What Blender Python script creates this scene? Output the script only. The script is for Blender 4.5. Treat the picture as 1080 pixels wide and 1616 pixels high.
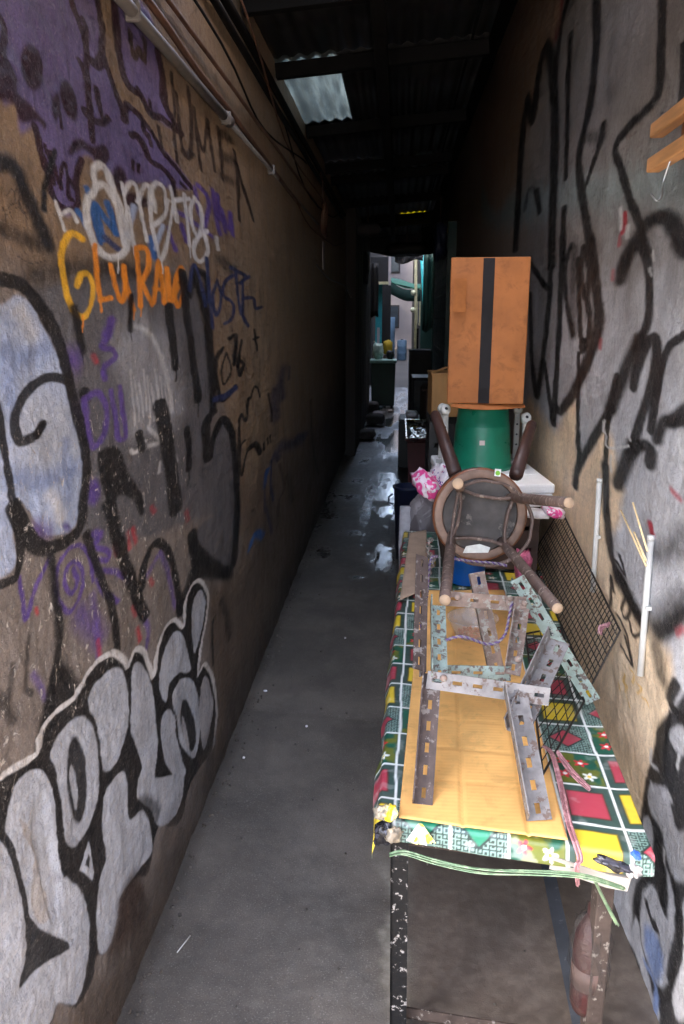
# Narrow covered alley: graffiti walls, tin roof, cluttered oilcloth table.  X right, Y along the alley, Z up, metres.
import bpy, bmesh, math, random
import numpy as np
from mathutils import Vector, Matrix, Euler

scene = bpy.context.scene
for o in list(bpy.data.objects):
    bpy.data.objects.remove(o, do_unlink=True)
R = math.radians

# ------------------------------------------------------------------ camera, sky, sun, exposure
cam_d = bpy.data.cameras.new('camera')
cam_d.sensor_fit = 'VERTICAL'; cam_d.sensor_height = 36.0
cam_d.lens = 28.0
cam_d.clip_start = 0.05; cam_d.clip_end = 2000.0
cam = bpy.data.objects.new('camera', cam_d)
scene.collection.objects.link(cam)
cam.location = (0, 0, 1.65)
cam.rotation_euler = Euler((R(90 - 13.854), 0, R(3.977)), 'XYZ')
scene.camera = cam
cam_d.dof.use_dof = True; cam_d.dof.focus_distance = 2.1; cam_d.dof.aperture_fstop = 13.0

world = bpy.data.worlds.new('World'); scene.world = world; world.use_nodes = True
nt = world.node_tree
for n in list(nt.nodes): nt.nodes.remove(n)
wo = nt.nodes.new('ShaderNodeOutputWorld'); wb = nt.nodes.new('ShaderNodeBackground')
sky = nt.nodes.new('ShaderNodeTexSky'); sky.sky_type = 'NISHITA'; sky.sun_disc = False
SUN_EL, SUN_AZ = 48.0, 262.0
sky.sun_elevation = R(SUN_EL); sky.sun_rotation = R(SUN_AZ)
sky.air_density = 0.9; sky.dust_density = 6.0; sky.ozone_density = 0.1
wb.inputs['Strength'].default_value = 0.15
nt.links.new(sky.outputs[0], wb.inputs[0]); nt.links.new(wb.outputs[0], wo.inputs[0])
sun_d = bpy.data.lights.new('sun', 'SUN'); sun_d.energy = 1.5; sun_d.angle = R(20); sun_d.color = (1.0, .96, .9)
sun = bpy.data.objects.new('sun', sun_d); scene.collection.objects.link(sun)
# sky sun_rotation turns clockwise from +Y seen from above
az, el = R(SUN_AZ), R(SUN_EL)
to_sun = Vector((math.sin(az) * math.cos(el), math.cos(az) * math.cos(el), math.sin(el)))
sun.rotation_euler = to_sun.to_track_quat('Z', 'Y').to_euler()
scene.view_settings.view_transform = 'Standard'; scene.view_settings.look = 'None'
scene.view_settings.exposure = 4.2; scene.view_settings.gamma = 1.0
scene.view_settings.use_curve_mapping = False
scene.cycles.use_denoising = True
scene.cycles.max_bounces = 10; scene.cycles.diffuse_bounces = 9; scene.cycles.glossy_bounces = 4
scene.cycles.transparent_max_bounces = 12
scene.cycles.sample_clamp_indirect = 6.0

# ------------------------------------------------------------------ helpers
rng = random.Random(7)
C = scene.collection

def lin(c):
    return tuple(((v / 255.0) / 12.92 if v / 255.0 <= .04045 else ((v / 255.0 + .055) / 1.055) ** 2.4) for v in c)

def new_mat(name):
    m = bpy.data.materials.new(name); m.use_nodes = True
    nt = m.node_tree; b = nt.nodes['Principled BSDF']
    return m, nt, b

def N(nt, t, **k):
    n = nt.nodes.new(t)
    for a, v in k.items(): setattr(n, a, v)
    return n

def mixc(nt, fac, a, b, mode='MIX'):
    m = N(nt, 'ShaderNodeMix', data_type='RGBA', blend_type=mode)
    for sock, v in ((m.inputs[0], fac), (m.inputs[6], a), (m.inputs[7], b)):
        if hasattr(v, 'is_linked') or hasattr(v, 'node'): nt.links.new(v, sock)
        elif isinstance(v, (int, float)): sock.default_value = v
        else: sock.default_value = tuple(v) + (1,) if len(v) == 3 else v
    return m.outputs[2]

def math_n(nt, op, a, b=None, clamp=False):
    m = N(nt, 'ShaderNodeMath', operation=op); m.use_clamp = clamp
    for i, v in enumerate((a, b)):
        if v is None: continue
        if hasattr(v, 'node'): nt.links.new(v, m.inputs[i])
        else: m.inputs[i].default_value = v
    return m.outputs[0]

def ramp(nt, src, lo, hi, a=0.0, b=1.0):
    m = N(nt, 'ShaderNodeMapRange', interpolation_type='SMOOTHSTEP')
    nt.links.new(src, m.inputs[0])
    m.inputs[1].default_value = lo; m.inputs[2].default_value = hi; m.inputs[3].default_value = a; m.inputs[4].default_value = b
    return m.outputs[0]

def noise(nt, vec, scale, detail=4.0, rough=.55, dist=0.0):
    n = N(nt, 'ShaderNodeTexNoise'); n.inputs['Scale'].default_value = scale
    n.inputs['Detail'].default_value = detail; n.inputs['Roughness'].default_value = rough; n.inputs['Distortion'].default_value = dist
    nt.links.new(vec, n.inputs['Vector'])
    return n.outputs['Fac']

def coords(nt, which='Object', scale=(1, 1, 1)):
    t = N(nt, 'ShaderNodeTexCoord'); mp = N(nt, 'ShaderNodeMapping'); mp.inputs['Scale'].default_value = scale
    nt.links.new(t.outputs[which], mp.inputs[0]); return mp.outputs[0]

def bump(nt, b, height, strength, dist=.01):
    n = N(nt, 'ShaderNodeBump'); n.inputs['Strength'].default_value = strength; n.inputs['Distance'].default_value = dist
    nt.links.new(height, n.inputs['Height']); nt.links.new(n.outputs[0], b.inputs['Normal'])

MATS = {}
def mat(name, col, rough=.6, metal=0.0, var=.25, scale=30.0, wear=None, wear_at=.62, bump_s=.15, stretch=(1, 1, 1), spec=None, coat=0.0):
    """plain painted / worn surface: noise-varied colour, optional second wear colour, fine relief"""
    if name in MATS: return MATS[name]
    m, nt, b = new_mat(name)
    v = coords(nt, 'Object', stretch)
    c = lin(col)
    n1 = noise(nt, v, scale, 6); n2 = noise(nt, v, scale * .23, 3)
    f = math_n(nt, 'ADD', math_n(nt, 'MULTIPLY', n1, .6), math_n(nt, 'MULTIPLY', n2, .4))
    f = ramp(nt, f, .3, .7)
    out = mixc(nt, f, tuple(x * (1 - var) for x in c), tuple(min(1, x * (1 + var * .8)) for x in c))
    if wear is not None:
        w = ramp(nt, noise(nt, v, scale * 1.3, 8, .68), wear_at, wear_at + .05)
        out = mixc(nt, w, out, lin(wear))
        nt.links.new(math_n(nt, 'ADD', math_n(nt, 'MULTIPLY', w, .2), rough), b.inputs['Roughness'])
    else:
        nt.links.new(ramp(nt, n1, .3, .7, max(.02, rough - .08), min(1, rough + .1)), b.inputs['Roughness'])
    nt.links.new(out, b.inputs['Base Color'])
    b.inputs['Metallic'].default_value = metal
    if spec is not None: b.inputs['Specular IOR Level'].default_value = spec
    if coat: b.inputs['Coat Weight'].default_value = coat
    bump(nt, b, n1, bump_s, .004)
    MATS[name] = m
    return m

def clear_mat(name, col, alpha, rough=.12):
    if name in MATS: return MATS[name]
    m, nt, b = new_mat(name)
    b.inputs['Base Color'].default_value = lin(col) + (1,); b.inputs['Roughness'].default_value = rough
    v = coords(nt)
    nt.links.new(ramp(nt, noise(nt, v, 25, 4), .35, .7, alpha * .7, min(1, alpha * 1.3)), b.inputs['Alpha'])
    MATS[name] = m
    return m

def mesh_from(name, vs, fs, smooth=False):
    me = bpy.data.meshes.new(name); me.from_pydata([tuple(v) for v in vs], [], fs); me.update()
    bm = bmesh.new(); bm.from_mesh(me); bmesh.ops.recalc_face_normals(bm, faces=bm.faces); bm.to_mesh(me); bm.free()
    if smooth:
        me.polygons.foreach_set('use_smooth', [True] * len(me.polygons))
    return me

def link(name, me, m=None, parent=None, loc=None, rot=None):
    o = bpy.data.objects.new(name, me); C.objects.link(o)
    if m is not None and me is not None: me.materials.append(m) if not me.materials else None
    if parent is not None: o.parent = parent
    if loc is not None: o.location = loc
    if rot is not None: o.rotation_euler = rot
    return o

def tag(o, label, cat=None, group=None, kind=None):
    o['label'] = label
    if cat: o['category'] = cat
    if group: o['group'] = group
    if kind: o['kind'] = kind
    return o

def thing(name, label, cat, loc=(0, 0, 0), rotz=0.0, group=None):
    o = bpy.data.objects.new(name, None); C.objects.link(o); o.empty_display_size = .05
    o.location = loc; o.rotation_euler = (0, 0, rotz)
    return tag(o, label, cat, group)

class MB:
    """collects simple shapes and links them as ONE mesh object"""
    def __init__(s): s.v = []; s.f = []
    def add(s, vs, fs):
        k = len(s.v); s.v += [tuple(v) for v in vs]; s.f += [tuple(i + k for i in q) for q in fs]; return s
    def box(s, c, d, rot=None, taper=1.0):
        x, y, z = d[0] / 2, d[1] / 2, d[2] / 2
        p = [Vector(q) for q in ((-x, -y, -z), (x, -y, -z), (x, y, -z), (-x, y, -z), (-x * taper, -y * taper, z), (x * taper, -y * taper, z), (x * taper, y * taper, z), (-x * taper, y * taper, z))]
        if rot is not None:
            M = Euler(rot).to_matrix() if not isinstance(rot, Matrix) else rot
            p = [M @ q for q in p]
        return s.add([q + Vector(c) for q in p], [(0, 3, 2, 1), (4, 5, 6, 7), (0, 1, 5, 4), (1, 2, 6, 5), (2, 3, 7, 6), (3, 0, 4, 7)])
    def tube(s, path, r, n=8, caps=True):
        P = [Vector(p) for p in path]; rs = r if isinstance(r, (list, tuple)) else [r] * len(P)
        k = len(s.v); up = None
        for i, p in enumerate(P):
            t = (P[min(i + 1, len(P) - 1)] - P[max(i - 1, 0)]).normalized()
            if up is None: up = t.orthogonal().normalized()
            up = (up - t * up.dot(t)); up = up.normalized() if up.length > 1e-6 else t.orthogonal().normalized()
            sd = t.cross(up)
            for j in range(n):
                a = 2 * math.pi * j / n
                s.v.append(tuple(p + (up * math.cos(a) + sd * math.sin(a)) * rs[i]))
        for i in range(len(P) - 1):
            for j in range(n):
                s.f.append((k + i * n + j, k + i * n + (j + 1) % n, k + (i + 1) * n + (j + 1) % n, k + (i + 1) * n + j))
        if caps:
            s.f.append(tuple(k + j for j in reversed(range(n)))); s.f.append(tuple(k + (len(P) - 1) * n + j for j in range(n)))
        return s
    def flat(s, path, w, h, normal):
        """rectangular bar swept along a path; w across, h along normal"""
        P = [Vector(p) for p in path]; k = len(s.v)
        for i, p in enumerate(P):
            t = (P[min(i + 1, len(P) - 1)] - P[max(i - 1, 0)]).normalized()
            nn = Vector(normal); nn = (nn - t * nn.dot(t)).normalized(); sd = t.cross(nn)
            for a, b in ((-1, -1), (1, -1), (1, 1), (-1, 1)): s.v.append(tuple(p + sd * a * w / 2 + nn * b * h / 2))
        for i in range(len(P) - 1):
            for j in range(4): s.f.append((k + i * 4 + j, k + i * 4 + (j + 1) % 4, k + (i + 1) * 4 + (j + 1) % 4, k + (i + 1) * 4 + j))
        s.f.append((k + 3, k + 2, k + 1, k)); e = k + (len(P) - 1) * 4; s.f.append((e, e + 1, e + 2, e + 3))
        return s
    def lathe(s, prof, n=32, M=None):
        k = len(s.v); M = M or Matrix()
        for r, z in prof:
            for j in range(n):
                a = 2 * math.pi * j / n; s.v.append(tuple(M @ Vector((r * math.cos(a), r * math.sin(a), z))))
        for i in range(len(prof) - 1):
            for j in range(n): s.f.append((k + i * n + j, k + i * n + (j + 1) % n, k + (i + 1) * n + (j + 1) % n, k + (i + 1) * n + j))
        if prof[0][0] > 1e-5: s.f.append(tuple(k + j for j in reversed(range(n))))
        e = k + (len(prof) - 1) * n
        if prof[-1][0] > 1e-5: s.f.append(tuple(e + j for j in range(n)))
        return s
    def build(s, name, m, parent=None, smooth=False, bevel=0.0, M=None):
        vs = [M @ Vector(v) for v in s.v] if M is not None else s.v
        o = link(name, mesh_from(name, vs, s.f, smooth), m, parent)
        if bevel:
            b = o.modifiers.new('bevel', 'BEVEL'); b.width = bevel; b.segments = 2; b.limit_method = 'ANGLE'
        return o

def cr(pts, n=8, closed=False):
    """Catmull-Rom through pts"""
    P = [np.array(p, float) for p in pts]; out = []; L = len(P)
    if L < 3: 
        return [tuple(P[0] + (P[-1] - P[0]) * i / n) for i in range(n + 1)]
    for i in range(L if closed else L - 1):
        if closed: a, b, c, d = P[i - 1], P[i], P[(i + 1) % L], P[(i + 2) % L]
        else: a, b, c, d = P[max(i - 1, 0)], P[i], P[i + 1], P[min(i + 2, L - 1)]
        for j in range(n):
            t = j / n
            out.append(tuple(.5 * (2 * b + (c - a) * t + (2 * a - 5 * b + 4 * c - d) * t * t + (3 * b - a - 3 * c + d) * t ** 3)))
    if not closed: out.append(tuple(P[-1]))
    return out

nrs = np.random.RandomState(5); TAB = nrs.rand(256, 256)
def vnoise(x, y, f):
    """smooth value noise on arrays"""
    x = x * f; y = y * f; i = np.floor(x).astype(int); j = np.floor(y).astype(int)
    u = x - i; v = y - j; u = u * u * (3 - 2 * u); v = v * v * (3 - 2 * v); i &= 255; j &= 255
    i1 = (i + 1) & 255; j1 = (j + 1) & 255
    return (TAB[i, j] * (1 - u) + TAB[i1, j] * u) * (1 - v) + (TAB[i, j1] * (1 - u) + TAB[i1, j1] * u) * v
def fbm(x, y, f, o=4):
    s = 0; a = .5
    for k in range(o): s = s + a * vnoise(x + 13.7 * k, y + 7.3 * k, f * 2 ** k); a *= .5
    return s / (1 - .5 ** o)
def sstep(a, b, x):
    t = np.clip((x - a) / (b - a), 0, 1); return t * t * (3 - 2 * t)

def grid_mesh(name, Pos, attrs, flip=False):
    """structured grid (rows, cols, 3) with point attributes {name: (rows, cols, 4)}"""
    r, c, _ = Pos.shape
    idx = np.arange(r * c).reshape(r, c)
    q = np.stack([idx[:-1, :-1], idx[:-1, 1:], idx[1:, 1:], idx[1:, :-1]], -1).reshape(-1, 4)
    if flip: q = q[:, ::-1]
    me = bpy.data.meshes.new(name)
    me.vertices.add(r * c); me.vertices.foreach_set('co', Pos.reshape(-1).astype(np.float32))
    me.loops.add(q.size); me.loops.foreach_set('vertex_index', q.reshape(-1).astype(np.int32))
    me.polygons.add(len(q)); me.polygons.foreach_set('loop_start', np.arange(0, q.size, 4, dtype=np.int32))
    me.polygons.foreach_set('loop_total', np.full(len(q), 4, dtype=np.int32))
    me.polygons.foreach_set('use_smooth', np.ones(len(q), dtype=bool))
    me.update(calc_edges=True)
    for k, a in attrs.items():
        at = me.attributes.new(k, 'FLOAT_COLOR', 'POINT'); at.data.foreach_set('color', a.reshape(-1).astype(np.float32))
    return me

# ------------------------------------------------------------------ spray paint and soft tone bands laid on the wall in wall metres (Y, Z)
PAL = {k: lin(v) for k, v in dict(t=(126, 107, 87), h=(116, 110, 106), g=(92, 92, 96), k=(20, 20, 23), m=(42, 17, 28), u=(96, 86, 132), w=(198, 200, 202),
       s=(168, 175, 186), b=(44, 92, 152), n=(40, 52, 92), o=(226, 138, 40), y=(224, 172, 48), r=(168, 40, 56), d=(52, 38, 32), v=(86, 66, 136),
       l=(160, 174, 200), f=(108, 126, 164), c=(232, 208, 176), e=(160, 162, 168), x=(158, 157, 157), j=(128, 140, 142), q=(112, 26, 36), a=(146, 122, 104)).items()}  # j: soft teal-grey band high on the right wall
PAINT_LEFT = """ph 60 0 0|1088,1715 1440,1713 1925,1749 2521,1778 2762,1431 3102,1155 3155,665 2688,713 2565,569 2520,25 1609,128 884,632
pg 12 0 0|1422,1697 1739,1728 2482,1753 2652,1651 2765,1485 2776,1322 2637,1271 2655,1167 2888,1273 3100,1187 3116,819 2677,970 1885,1106 1549,1200 1595,1325 1553,1474 1534,1557 1474,1650
pg 10 0 0|2434,975 3103,896 3042,675 2683,779 2485,893
se 3299 994 40|1981,1603 2136,1542 2212,1443 2226,1386
se 1770 595 45|1863,1555 1955,1466 1939,1382
sw 131 44 45|1910,1524 1913,1446 1911,1386
sw 135 45 45|1937,1504 1944,1443 1943,1394
sw 140 45 45|1966,1484 1977,1439 1976,1402
sw 145 46 45|2006,1517 2011,1436 2010,1411
sw 149 47 45|2037,1497 2045,1432 2035,1369
sw 155 48 45|2068,1475 2081,1429 2072,1378
sw 161 49 45|2112,1510 2118,1425 2109,1386
sw 166 50 45|2146,1488 2157,1421 2147,1395
sw 172 50 45|2182,1466 2197,1417 2177,1350
sw 381 115 45|1948,1627 2062,1608 2161,1553 2236,1440 2238,1384
sw 393 125 40|2016,1366 2117,1318 2028,1318 1927,1322
sw 267 89 30|1872,1331 1898,1321 1947,1325 1989,1334
sw 264 81 40|2105,1258 2089,1234
sw 308 87 40|2253,1257 2276,1235
pu 8 0 0|1403,2197 1868,2373 1846,2295 1870,2245 1866,2189 1904,2162 1944,2134 1994,2101 2027,2139 2105,2131 2217,2105 2345,2083 2595,2034 2377,2002 2113,1975 1931,1947 1813,1958 1708,1967 1655,1914 1650,1861 1599,1840 1549,1861 1516,1901 1504,1938 1483,1972 1424,1949 1407,1992 1360,1995
pu 8 0 0|1983,2370 2232,2395 2315,2287 2323,2208 2483,2171 2269,2156 2115,2180 2010,2180 1985,2222 1948,2269
sm 329 121 8|1680,2262 1740,2213 1764,2182 1759,2124 1759,2062 1761,2004
sm 255 94 8|1726,2145 1747,2125 1755,2105
sm 298 109 8|1755,2230 1771,2214 1762,2181
sm 413 143 8|1846,2295 1867,2244 1854,2190
sm 563 198 8|1799,2161 1827,2166 1862,2190
sm 478 146 8|1859,2191 1911,2159 1980,2113 1985,2094 2018,2136 2104,2125 2197,2107 2299,2080 2580,2031
sm 407 127 8|2009,2134 2105,2131
sm 508 151 8|2022,2068 2067,2077 2110,2062 2163,2033 2269,2039 2381,2021
sm 384 116 8|2114,2127 2127,2098 2173,2085
sm 337 100 8|2156,2098 2171,2073
sm 342 109 8|2019,2008 2015,1992
sm 359 112 8|2067,2008 2068,1995
sm 543 164 8|1963,2344 1961,2259 1984,2217 2026,2179 2115,2180 2186,2154 2293,2167 2482,2165
sm 667 182 8|2257,2370 2313,2275 2324,2214 2388,2188 2496,2167
sm 404 119 8|2192,2183 2195,2167
sm 320 98 8|2099,2192 2115,2180
sd 368 113 8|2059,2303 2065,2275 2084,2255 2117,2285 2132,2269
sd 336 100 8|2160,2319 2159,2266
sd 269 82 8|2091,2333 2143,2330
pm 6 0 0|1346,2039 1403,2051 1431,2034 1424,2011 1471,2004 1524,1989 1522,1975 1494,1982 1427,1966 1398,1987 1336,1989
sm 281 129 8|1386,2118 1406,2100 1389,2061 1402,2044
sm 300 122 8|1483,1972 1496,1937 1521,1902 1549,1861 1613,1852 1650,1870 1655,1914 1687,1955
sm 169 71 8|1516,1948 1535,1920 1550,1890
sm 175 72 8|1539,1941 1559,1908 1578,1886
sm 185 74 8|1578,1886 1585,1920 1612,1931 1609,1877 1623,1871
sm 191 75 8|1625,1910 1636,1894
pm 6 0 0|1632,1953 1644,1977 1702,1997 1752,1993 1852,2010 1858,1980 1785,1956 1755,1973 1698,1976
pm 6 0 0|1544,2084 1538,2060 1515,2040 1486,2031 1461,2037 1450,2054 1455,2076 1476,2096 1505,2106 1531,2102
pm 6 0 0|1696,2068 1699,2047 1684,2029 1659,2021 1632,2027 1615,2042 1613,2062 1626,2079 1650,2088 1677,2084
pm 6 0 0|1605,2030 1594,2014 1578,2002 1565,2000 1559,2007 1561,2022 1572,2037 1587,2049 1601,2052 1608,2045
sm 184 74 8|1598,2021 1600,1993
sm 390 139 8|1737,2057 1765,2045 1832,2053 1879,2073
sm 359 127 8|1805,2113 1824,2081 1837,2064
pm 10 0 0|1854,1945 1922,1981 1967,1963 1946,1939 2068,1941 2145,1940 2102,1917 1955,1899 1910,1919
sm 409 110 8|2380,2015 2386,1984
sm 444 115 8|2457,2026 2509,2021
sd 309 87 20|2256,2141 2279,2094
sd 352 93 20|2422,2310 2425,2196 2421,2078
sd 370 96 20|2456,2271 2478,2170 2513,2120
sd 406 100 20|2598,2132 2615,2225 2590,2317
sd 431 103 20|2712,2102 2676,2191 2652,2273
sd 454 106 20|2650,2259 2758,2165 2841,2281
sd 499 111 20|2841,2281 2879,2209 2927,2134
sd 663 128 20|3287,2270 3339,2159 3340,2019
sd 729 135 20|3303,2231 3485,2145 3664,2054
sd 552 117 20|3002,2293 3035,2215 3060,2129
sd 707 178 25|2513,2120 2553,2115 2607,2133
sd 1405 290 35|3018,2278 3225,2300
sd 1437 293 35|3033,2203 3280,2231
sd 1416 291 35|3045,2137 3223,2150
sk 619 283 25|1291,1881 1378,1893 1414,1862 1460,1818 1495,1777
sk 606 280 35|1273,1797 1363,1781 1442,1776 1493,1766
sk 278 117 25|1556,1944 1514,1892 1493,1839
sd 35 16 8|1343,1841 1366,1855 1375,1838 1347,1823 1360,1806
sd 36 17 8|1370,1852 1396,1859 1386,1832 1364,1825
sd 37 17 8|1374,1834 1412,1850 1431,1834 1402,1822 1392,1840 1417,1813
sd 34 16 8|1331,1821 1337,1793
sd 38 17 8|1364,1747 1415,1739 1474,1747
sb 325 120 20|1702,1904 1730,1852 1768,1804
sb 411 150 20|1741,1872 1768,1838 1784,1813
sb 431 154 20|1749,1878 1807,1856 1865,1835
sb 409 143 20|1821,1892 1849,1861 1865,1833
sb 303 116 25|1646,1852 1704,1820
sl 419 137 30|2017,1907 1964,1858 1925,1833
sb 659 198 30|2126,1841 2149,1802
sn 404 142 30|1799,1817 1870,1798
sl 408 119 30|2240,1887 2163,1820
sv 604 145 30|2631,2039 2674,1975 2738,1939
sv 637 149 30|2673,2052 2782,2039 2817,2007 2739,1946
sv 714 158 30|2872,2066 2908,2003 2960,1934
sv 735 160 30|2944,2061 2969,1986
sv 769 164 30|2994,2021 3054,1951
sv 805 167 30|2994,2021 3127,1966 3158,2024
sv 847 172 30|3158,2024 3190,1951
sv 573 141 30|2378,1939 2606,1932 2847,1915
sv 457 126 30|2297,1886 2365,1830
sv 508 133 30|2435,1907 2481,1865
sw 431 154 20|1707,1886 1692,1848 1721,1805 1791,1777 1867,1780 1929,1807 1944,1846 1912,1889 1864,1922 1834,1957 1793,1963 1756,1946 1751,1911 1725,1893
sw 366 128 25|1749,1910 1807,1928 1847,1910 1887,1880 1913,1811
sw 275 90 25|1931,1945 1953,1888 1981,1814
sw 296 94 25|1943,1923 1991,1956 2043,1953 2067,1885 2090,1835
sw 325 98 25|2046,1921 2112,1969 2159,1959 2181,1916
sw 360 103 25|2285,1946 2270,1986 2206,1989 2148,1952 2146,1888 2184,1816 2224,1801 2293,1868 2363,1950
sw 364 104 25|2164,1879 2269,1920 2311,1962
sw 405 110 25|2348,2001 2370,1963 2398,1913
sw 431 113 25|2358,1962 2435,1978 2545,1993
sw 453 116 25|2491,1999 2507,1935 2521,1858
sw 500 122 25|2635,2008 2560,1968 2581,1922 2645,1897 2705,1935 2693,1991 2619,2006
sw 520 124 25|2762,1926 2596,1875 2588,1832 2672,1822 2768,1860 2733,1909
sw 176 72 25|1548,1859 1563,1838 1580,1812
sw 186 74 25|1568,1838 1613,1852 1638,1831
sw 281 91 25|1963,1900 1990,1818
sw 613 135 25|2901,1917 2932,1880
sk 1025 392 50|1437,1719 1583,1739 1787,1745 1936,1750
sk 1198 363 50|1788,1751 2176,1753 2422,1736
sy 316 125 15|1665,1801 1609,1808 1565,1779 1545,1737 1554,1701 1580,1665 1627,1647 1678,1668 1706,1706 1687,1733 1637,1730 1611,1708
so 290 107 18|1735,1795 1736,1727 1742,1683
so 302 110 18|1742,1683 1806,1687
so 335 115 18|1823,1758 1843,1711 1874,1681 1901,1707 1903,1762
so 358 119 18|1902,1740 1933,1691 1959,1663
so 387 124 18|2004,1797 2010,1734 2010,1673
so 403 127 18|1992,1808 2081,1815 2094,1773 2029,1731
so 410 128 18|2029,1731 2101,1679
so 454 134 18|2119,1685 2158,1752 2194,1789 2228,1684
so 341 101 18|2130,1720 2220,1719
so 522 144 18|2262,1777 2282,1688 2359,1762 2417,1785
so 475 129 18|2372,1759 2420,1722 2362,1675 2324,1709 2410,1743
sk 970 251 8|2415,1771 2464,1651 2527,1499 2559,1387
sk 1237 294 20|2591,1765 2721,1651 2768,1502 2768,1323
sk 831 203 20|2504,1710 2563,1786 2708,1778 2746,1692
sk 1219 270 8|2768,1323 2651,1286 2660,1175 2769,1235 2910,1277 3063,1197 3123,1023 3131,878 3092,763
sk 818 230 8|2267,1674 2288,1583 2309,1501
sk 405 135 20|1943,1694 1928,1616
sk 433 174 25|1590,1665 1606,1622 1620,1580
sk 1378 406 8|2134,1410 2193,1278 2230,1100
sk 640 211 8|1938,1361 1962,1320
sk 764 205 8|2403,1312 2416,1256 2393,1191
sk 629 250 8|1616,1495 1620,1484
pk 5 0 0|1673,1364 1789,1352 1846,1288 1947,1191 1919,1158 1867,1210 1800,1237 1745,1232 1762,1133 1715,1146 1688,1251 1658,1324
sk 2009 425 40|2984,1842 3110,1823
sn 555 129 20|2746,1835 2771,1732 2809,1609
sn 483 120 20|2507,1725 2534,1792 2612,1796 2708,1679
sn 551 128 20|2757,1692 2771,1773
sn 450 100 20|2899,1774 2823,1713 2871,1651 2949,1712 2892,1774
sn 569 119 20|3176,1804 3022,1771 2985,1726 3158,1693 3126,1642 2997,1620
sn 641 126 20|3240,1812 3263,1737 3301,1656
sn 777 152 20|3134,1829 3432,1812
sn 679 130 20|3375,1789 3352,1647
sn 704 132 20|3320,1778 3529,1814
sn 787 140 20|3363,1716 3623,1726 3667,1684 3827,1691
sn 700 132 20|3353,1650 3473,1605
sk 639 138 20|2953,1532 2853,1497 2846,1411 2935,1347 3130,1368 3156,1380
sk 323 69 20|3014,1512 3085,1448 2961,1401 2919,1458 3005,1508
sk 708 145 20|3068,1565 3187,1574 3146,1468
sk 645 126 20|3321,1548 3226,1478 3257,1415 3338,1452 3237,1477
sk 637 112 20|3615,1587 3665,1497
sk 639 113 20|3584,1545 3713,1553
sn 1073 231 20|2821,1361 2989,1358 3154,1371
sk 550 104 20|3723,1282 3675,1324 3572,1339 3468,1301 3420,1300 3377,1225 3331,1220 3262,1253 3206,1219 3199,1121 3213,1030 3246,1001 3302,1036
sk 515 101 20|3213,1125 3332,1134
sk 559 105 20|3302,1036 3385,1074 3550,1076
sk 1381 249 20|3451,1086 3584,1074 3685,1023
sk 700 118 20|3812,1048 3819,1017
sk 555 91 20|3918,1055 3931,1022
sk 582 93 20|4012,1051 4025,1018
sk 594 121 20|3138,1500 3153,1461
sk 640 126 20|3257,1489 3224,1454 3265,1414 3307,1443
sn 2987 457 50|4223,1269 4165,1190 4250,1117
sn 2887 416 50|4537,1360 4422,1280 4464,1203
sd 588 93 30|3957,1273 4072,1173 4087,1116
sn 1081 147 40|4762,1354 4725,1286
sn 3852 519 50|4378,937 4592,910 5382,821
sn 2762 332 50|5094,883 5626,822
sn 1873 290 40|4060,918 4154,930 4270,888
sn 781 125 30|4038,922 3979,814 4077,700
sb 1226 207 30|3843,897 3794,839
sb 1268 210 30|3905,898 3861,880
sn 715 119 35|3794,839 3780,742 3873,671 3986,542
sb 1344 245 30|3368,650 3507,671 3701,607
sd 887 133 40|4315,850 4453,685 4239,655 4173,529
sd 1363 143 40|5911,1040 6068,654 6469,365
sd 2131 292 50|4628,728 4788,528
sk 173 43 8|2560,1395 2559,1331
sk 141 39 8|2310,1508 2309,1459
sk 69 27 8|1621,1584 1619,1555
sk 131 38 8|2231,1107 2232,1070
sk 151 40 8|2394,1198 2393,1144
sk 98 32 8|1929,1622 1929,1593
so 63 25 8|1627,1650 1625,1617
so 72 27 8|1742,1687 1741,1657
so 97 31 8|2011,1678 2011,1647
so 92 30 8|1960,1668 1960,1640
sw 75 26 8|1868,1784 1866,1743
sw 107 31 8|2225,1806 2226,1764
sw 137 35 8|2522,1864 2526,1824
sw 85 27 8|1982,1819 1984,1793
sv 337 123 25|1790,1643 1776,1613 1727,1583 1792,1576 1810,1559 1730,1538 1731,1513
sv 532 193 25|1797,1640 1760,1608
sv 363 141 25|1612,1477 1611,1426 1640,1378 1711,1402 1728,1449 1684,1488 1613,1482
sv 313 112 25|1763,1484 1787,1425 1793,1373 1841,1372 1830,1432 1824,1490
sv 415 170 45|1555,1483 1574,1451 1581,1420
pv 30 0 0|1596,1558 1586,1545 1565,1537 1543,1539 1527,1548 1523,1563 1533,1576 1552,1584 1575,1583 1592,1573
pv 12 0 0|1660,1277 1650,1262 1628,1257 1605,1262 1588,1276 1584,1293 1594,1307 1615,1313 1638,1308 1656,1294
pv 10 0 0|1655,1180 1647,1175 1631,1175 1612,1181 1598,1189 1594,1197 1601,1202 1617,1202 1635,1197 1650,1189
sv 183 90 25|1263,1210 1267,1159 1274,1133 1325,1180 1383,1208
sv 212 92 25|1488,1155 1505,1123 1473,1108 1442,1139 1461,1169 1509,1161 1534,1124 1506,1085 1448,1078 1408,1116 1405,1167 1449,1198 1522,1194 1574,1155 1584,1096
sv 295 115 30|1601,1196 1638,1188 1621,1174 1587,1172 1674,1139 1677,1117 1599,1139 1602,1116 1717,1075 1794,1025
sv 294 115 30|1612,1093 1634,1056 1704,1005
sv 867 360 50|1506,1053 1552,1008 1593,962
sv 301 122 50|1578,1070 1587,970 1585,925
sv 347 117 35|1887,907 1917,847 1897,800
sv 379 115 35|2061,1020 2137,909 2176,811
sv 428 138 50|1945,994 2036,1013
sv 203 100 50|1282,1021 1319,954
sr 251 93 45|1723,1139 1735,1112
sr 291 101 45|1856,1144 1867,1103
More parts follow.
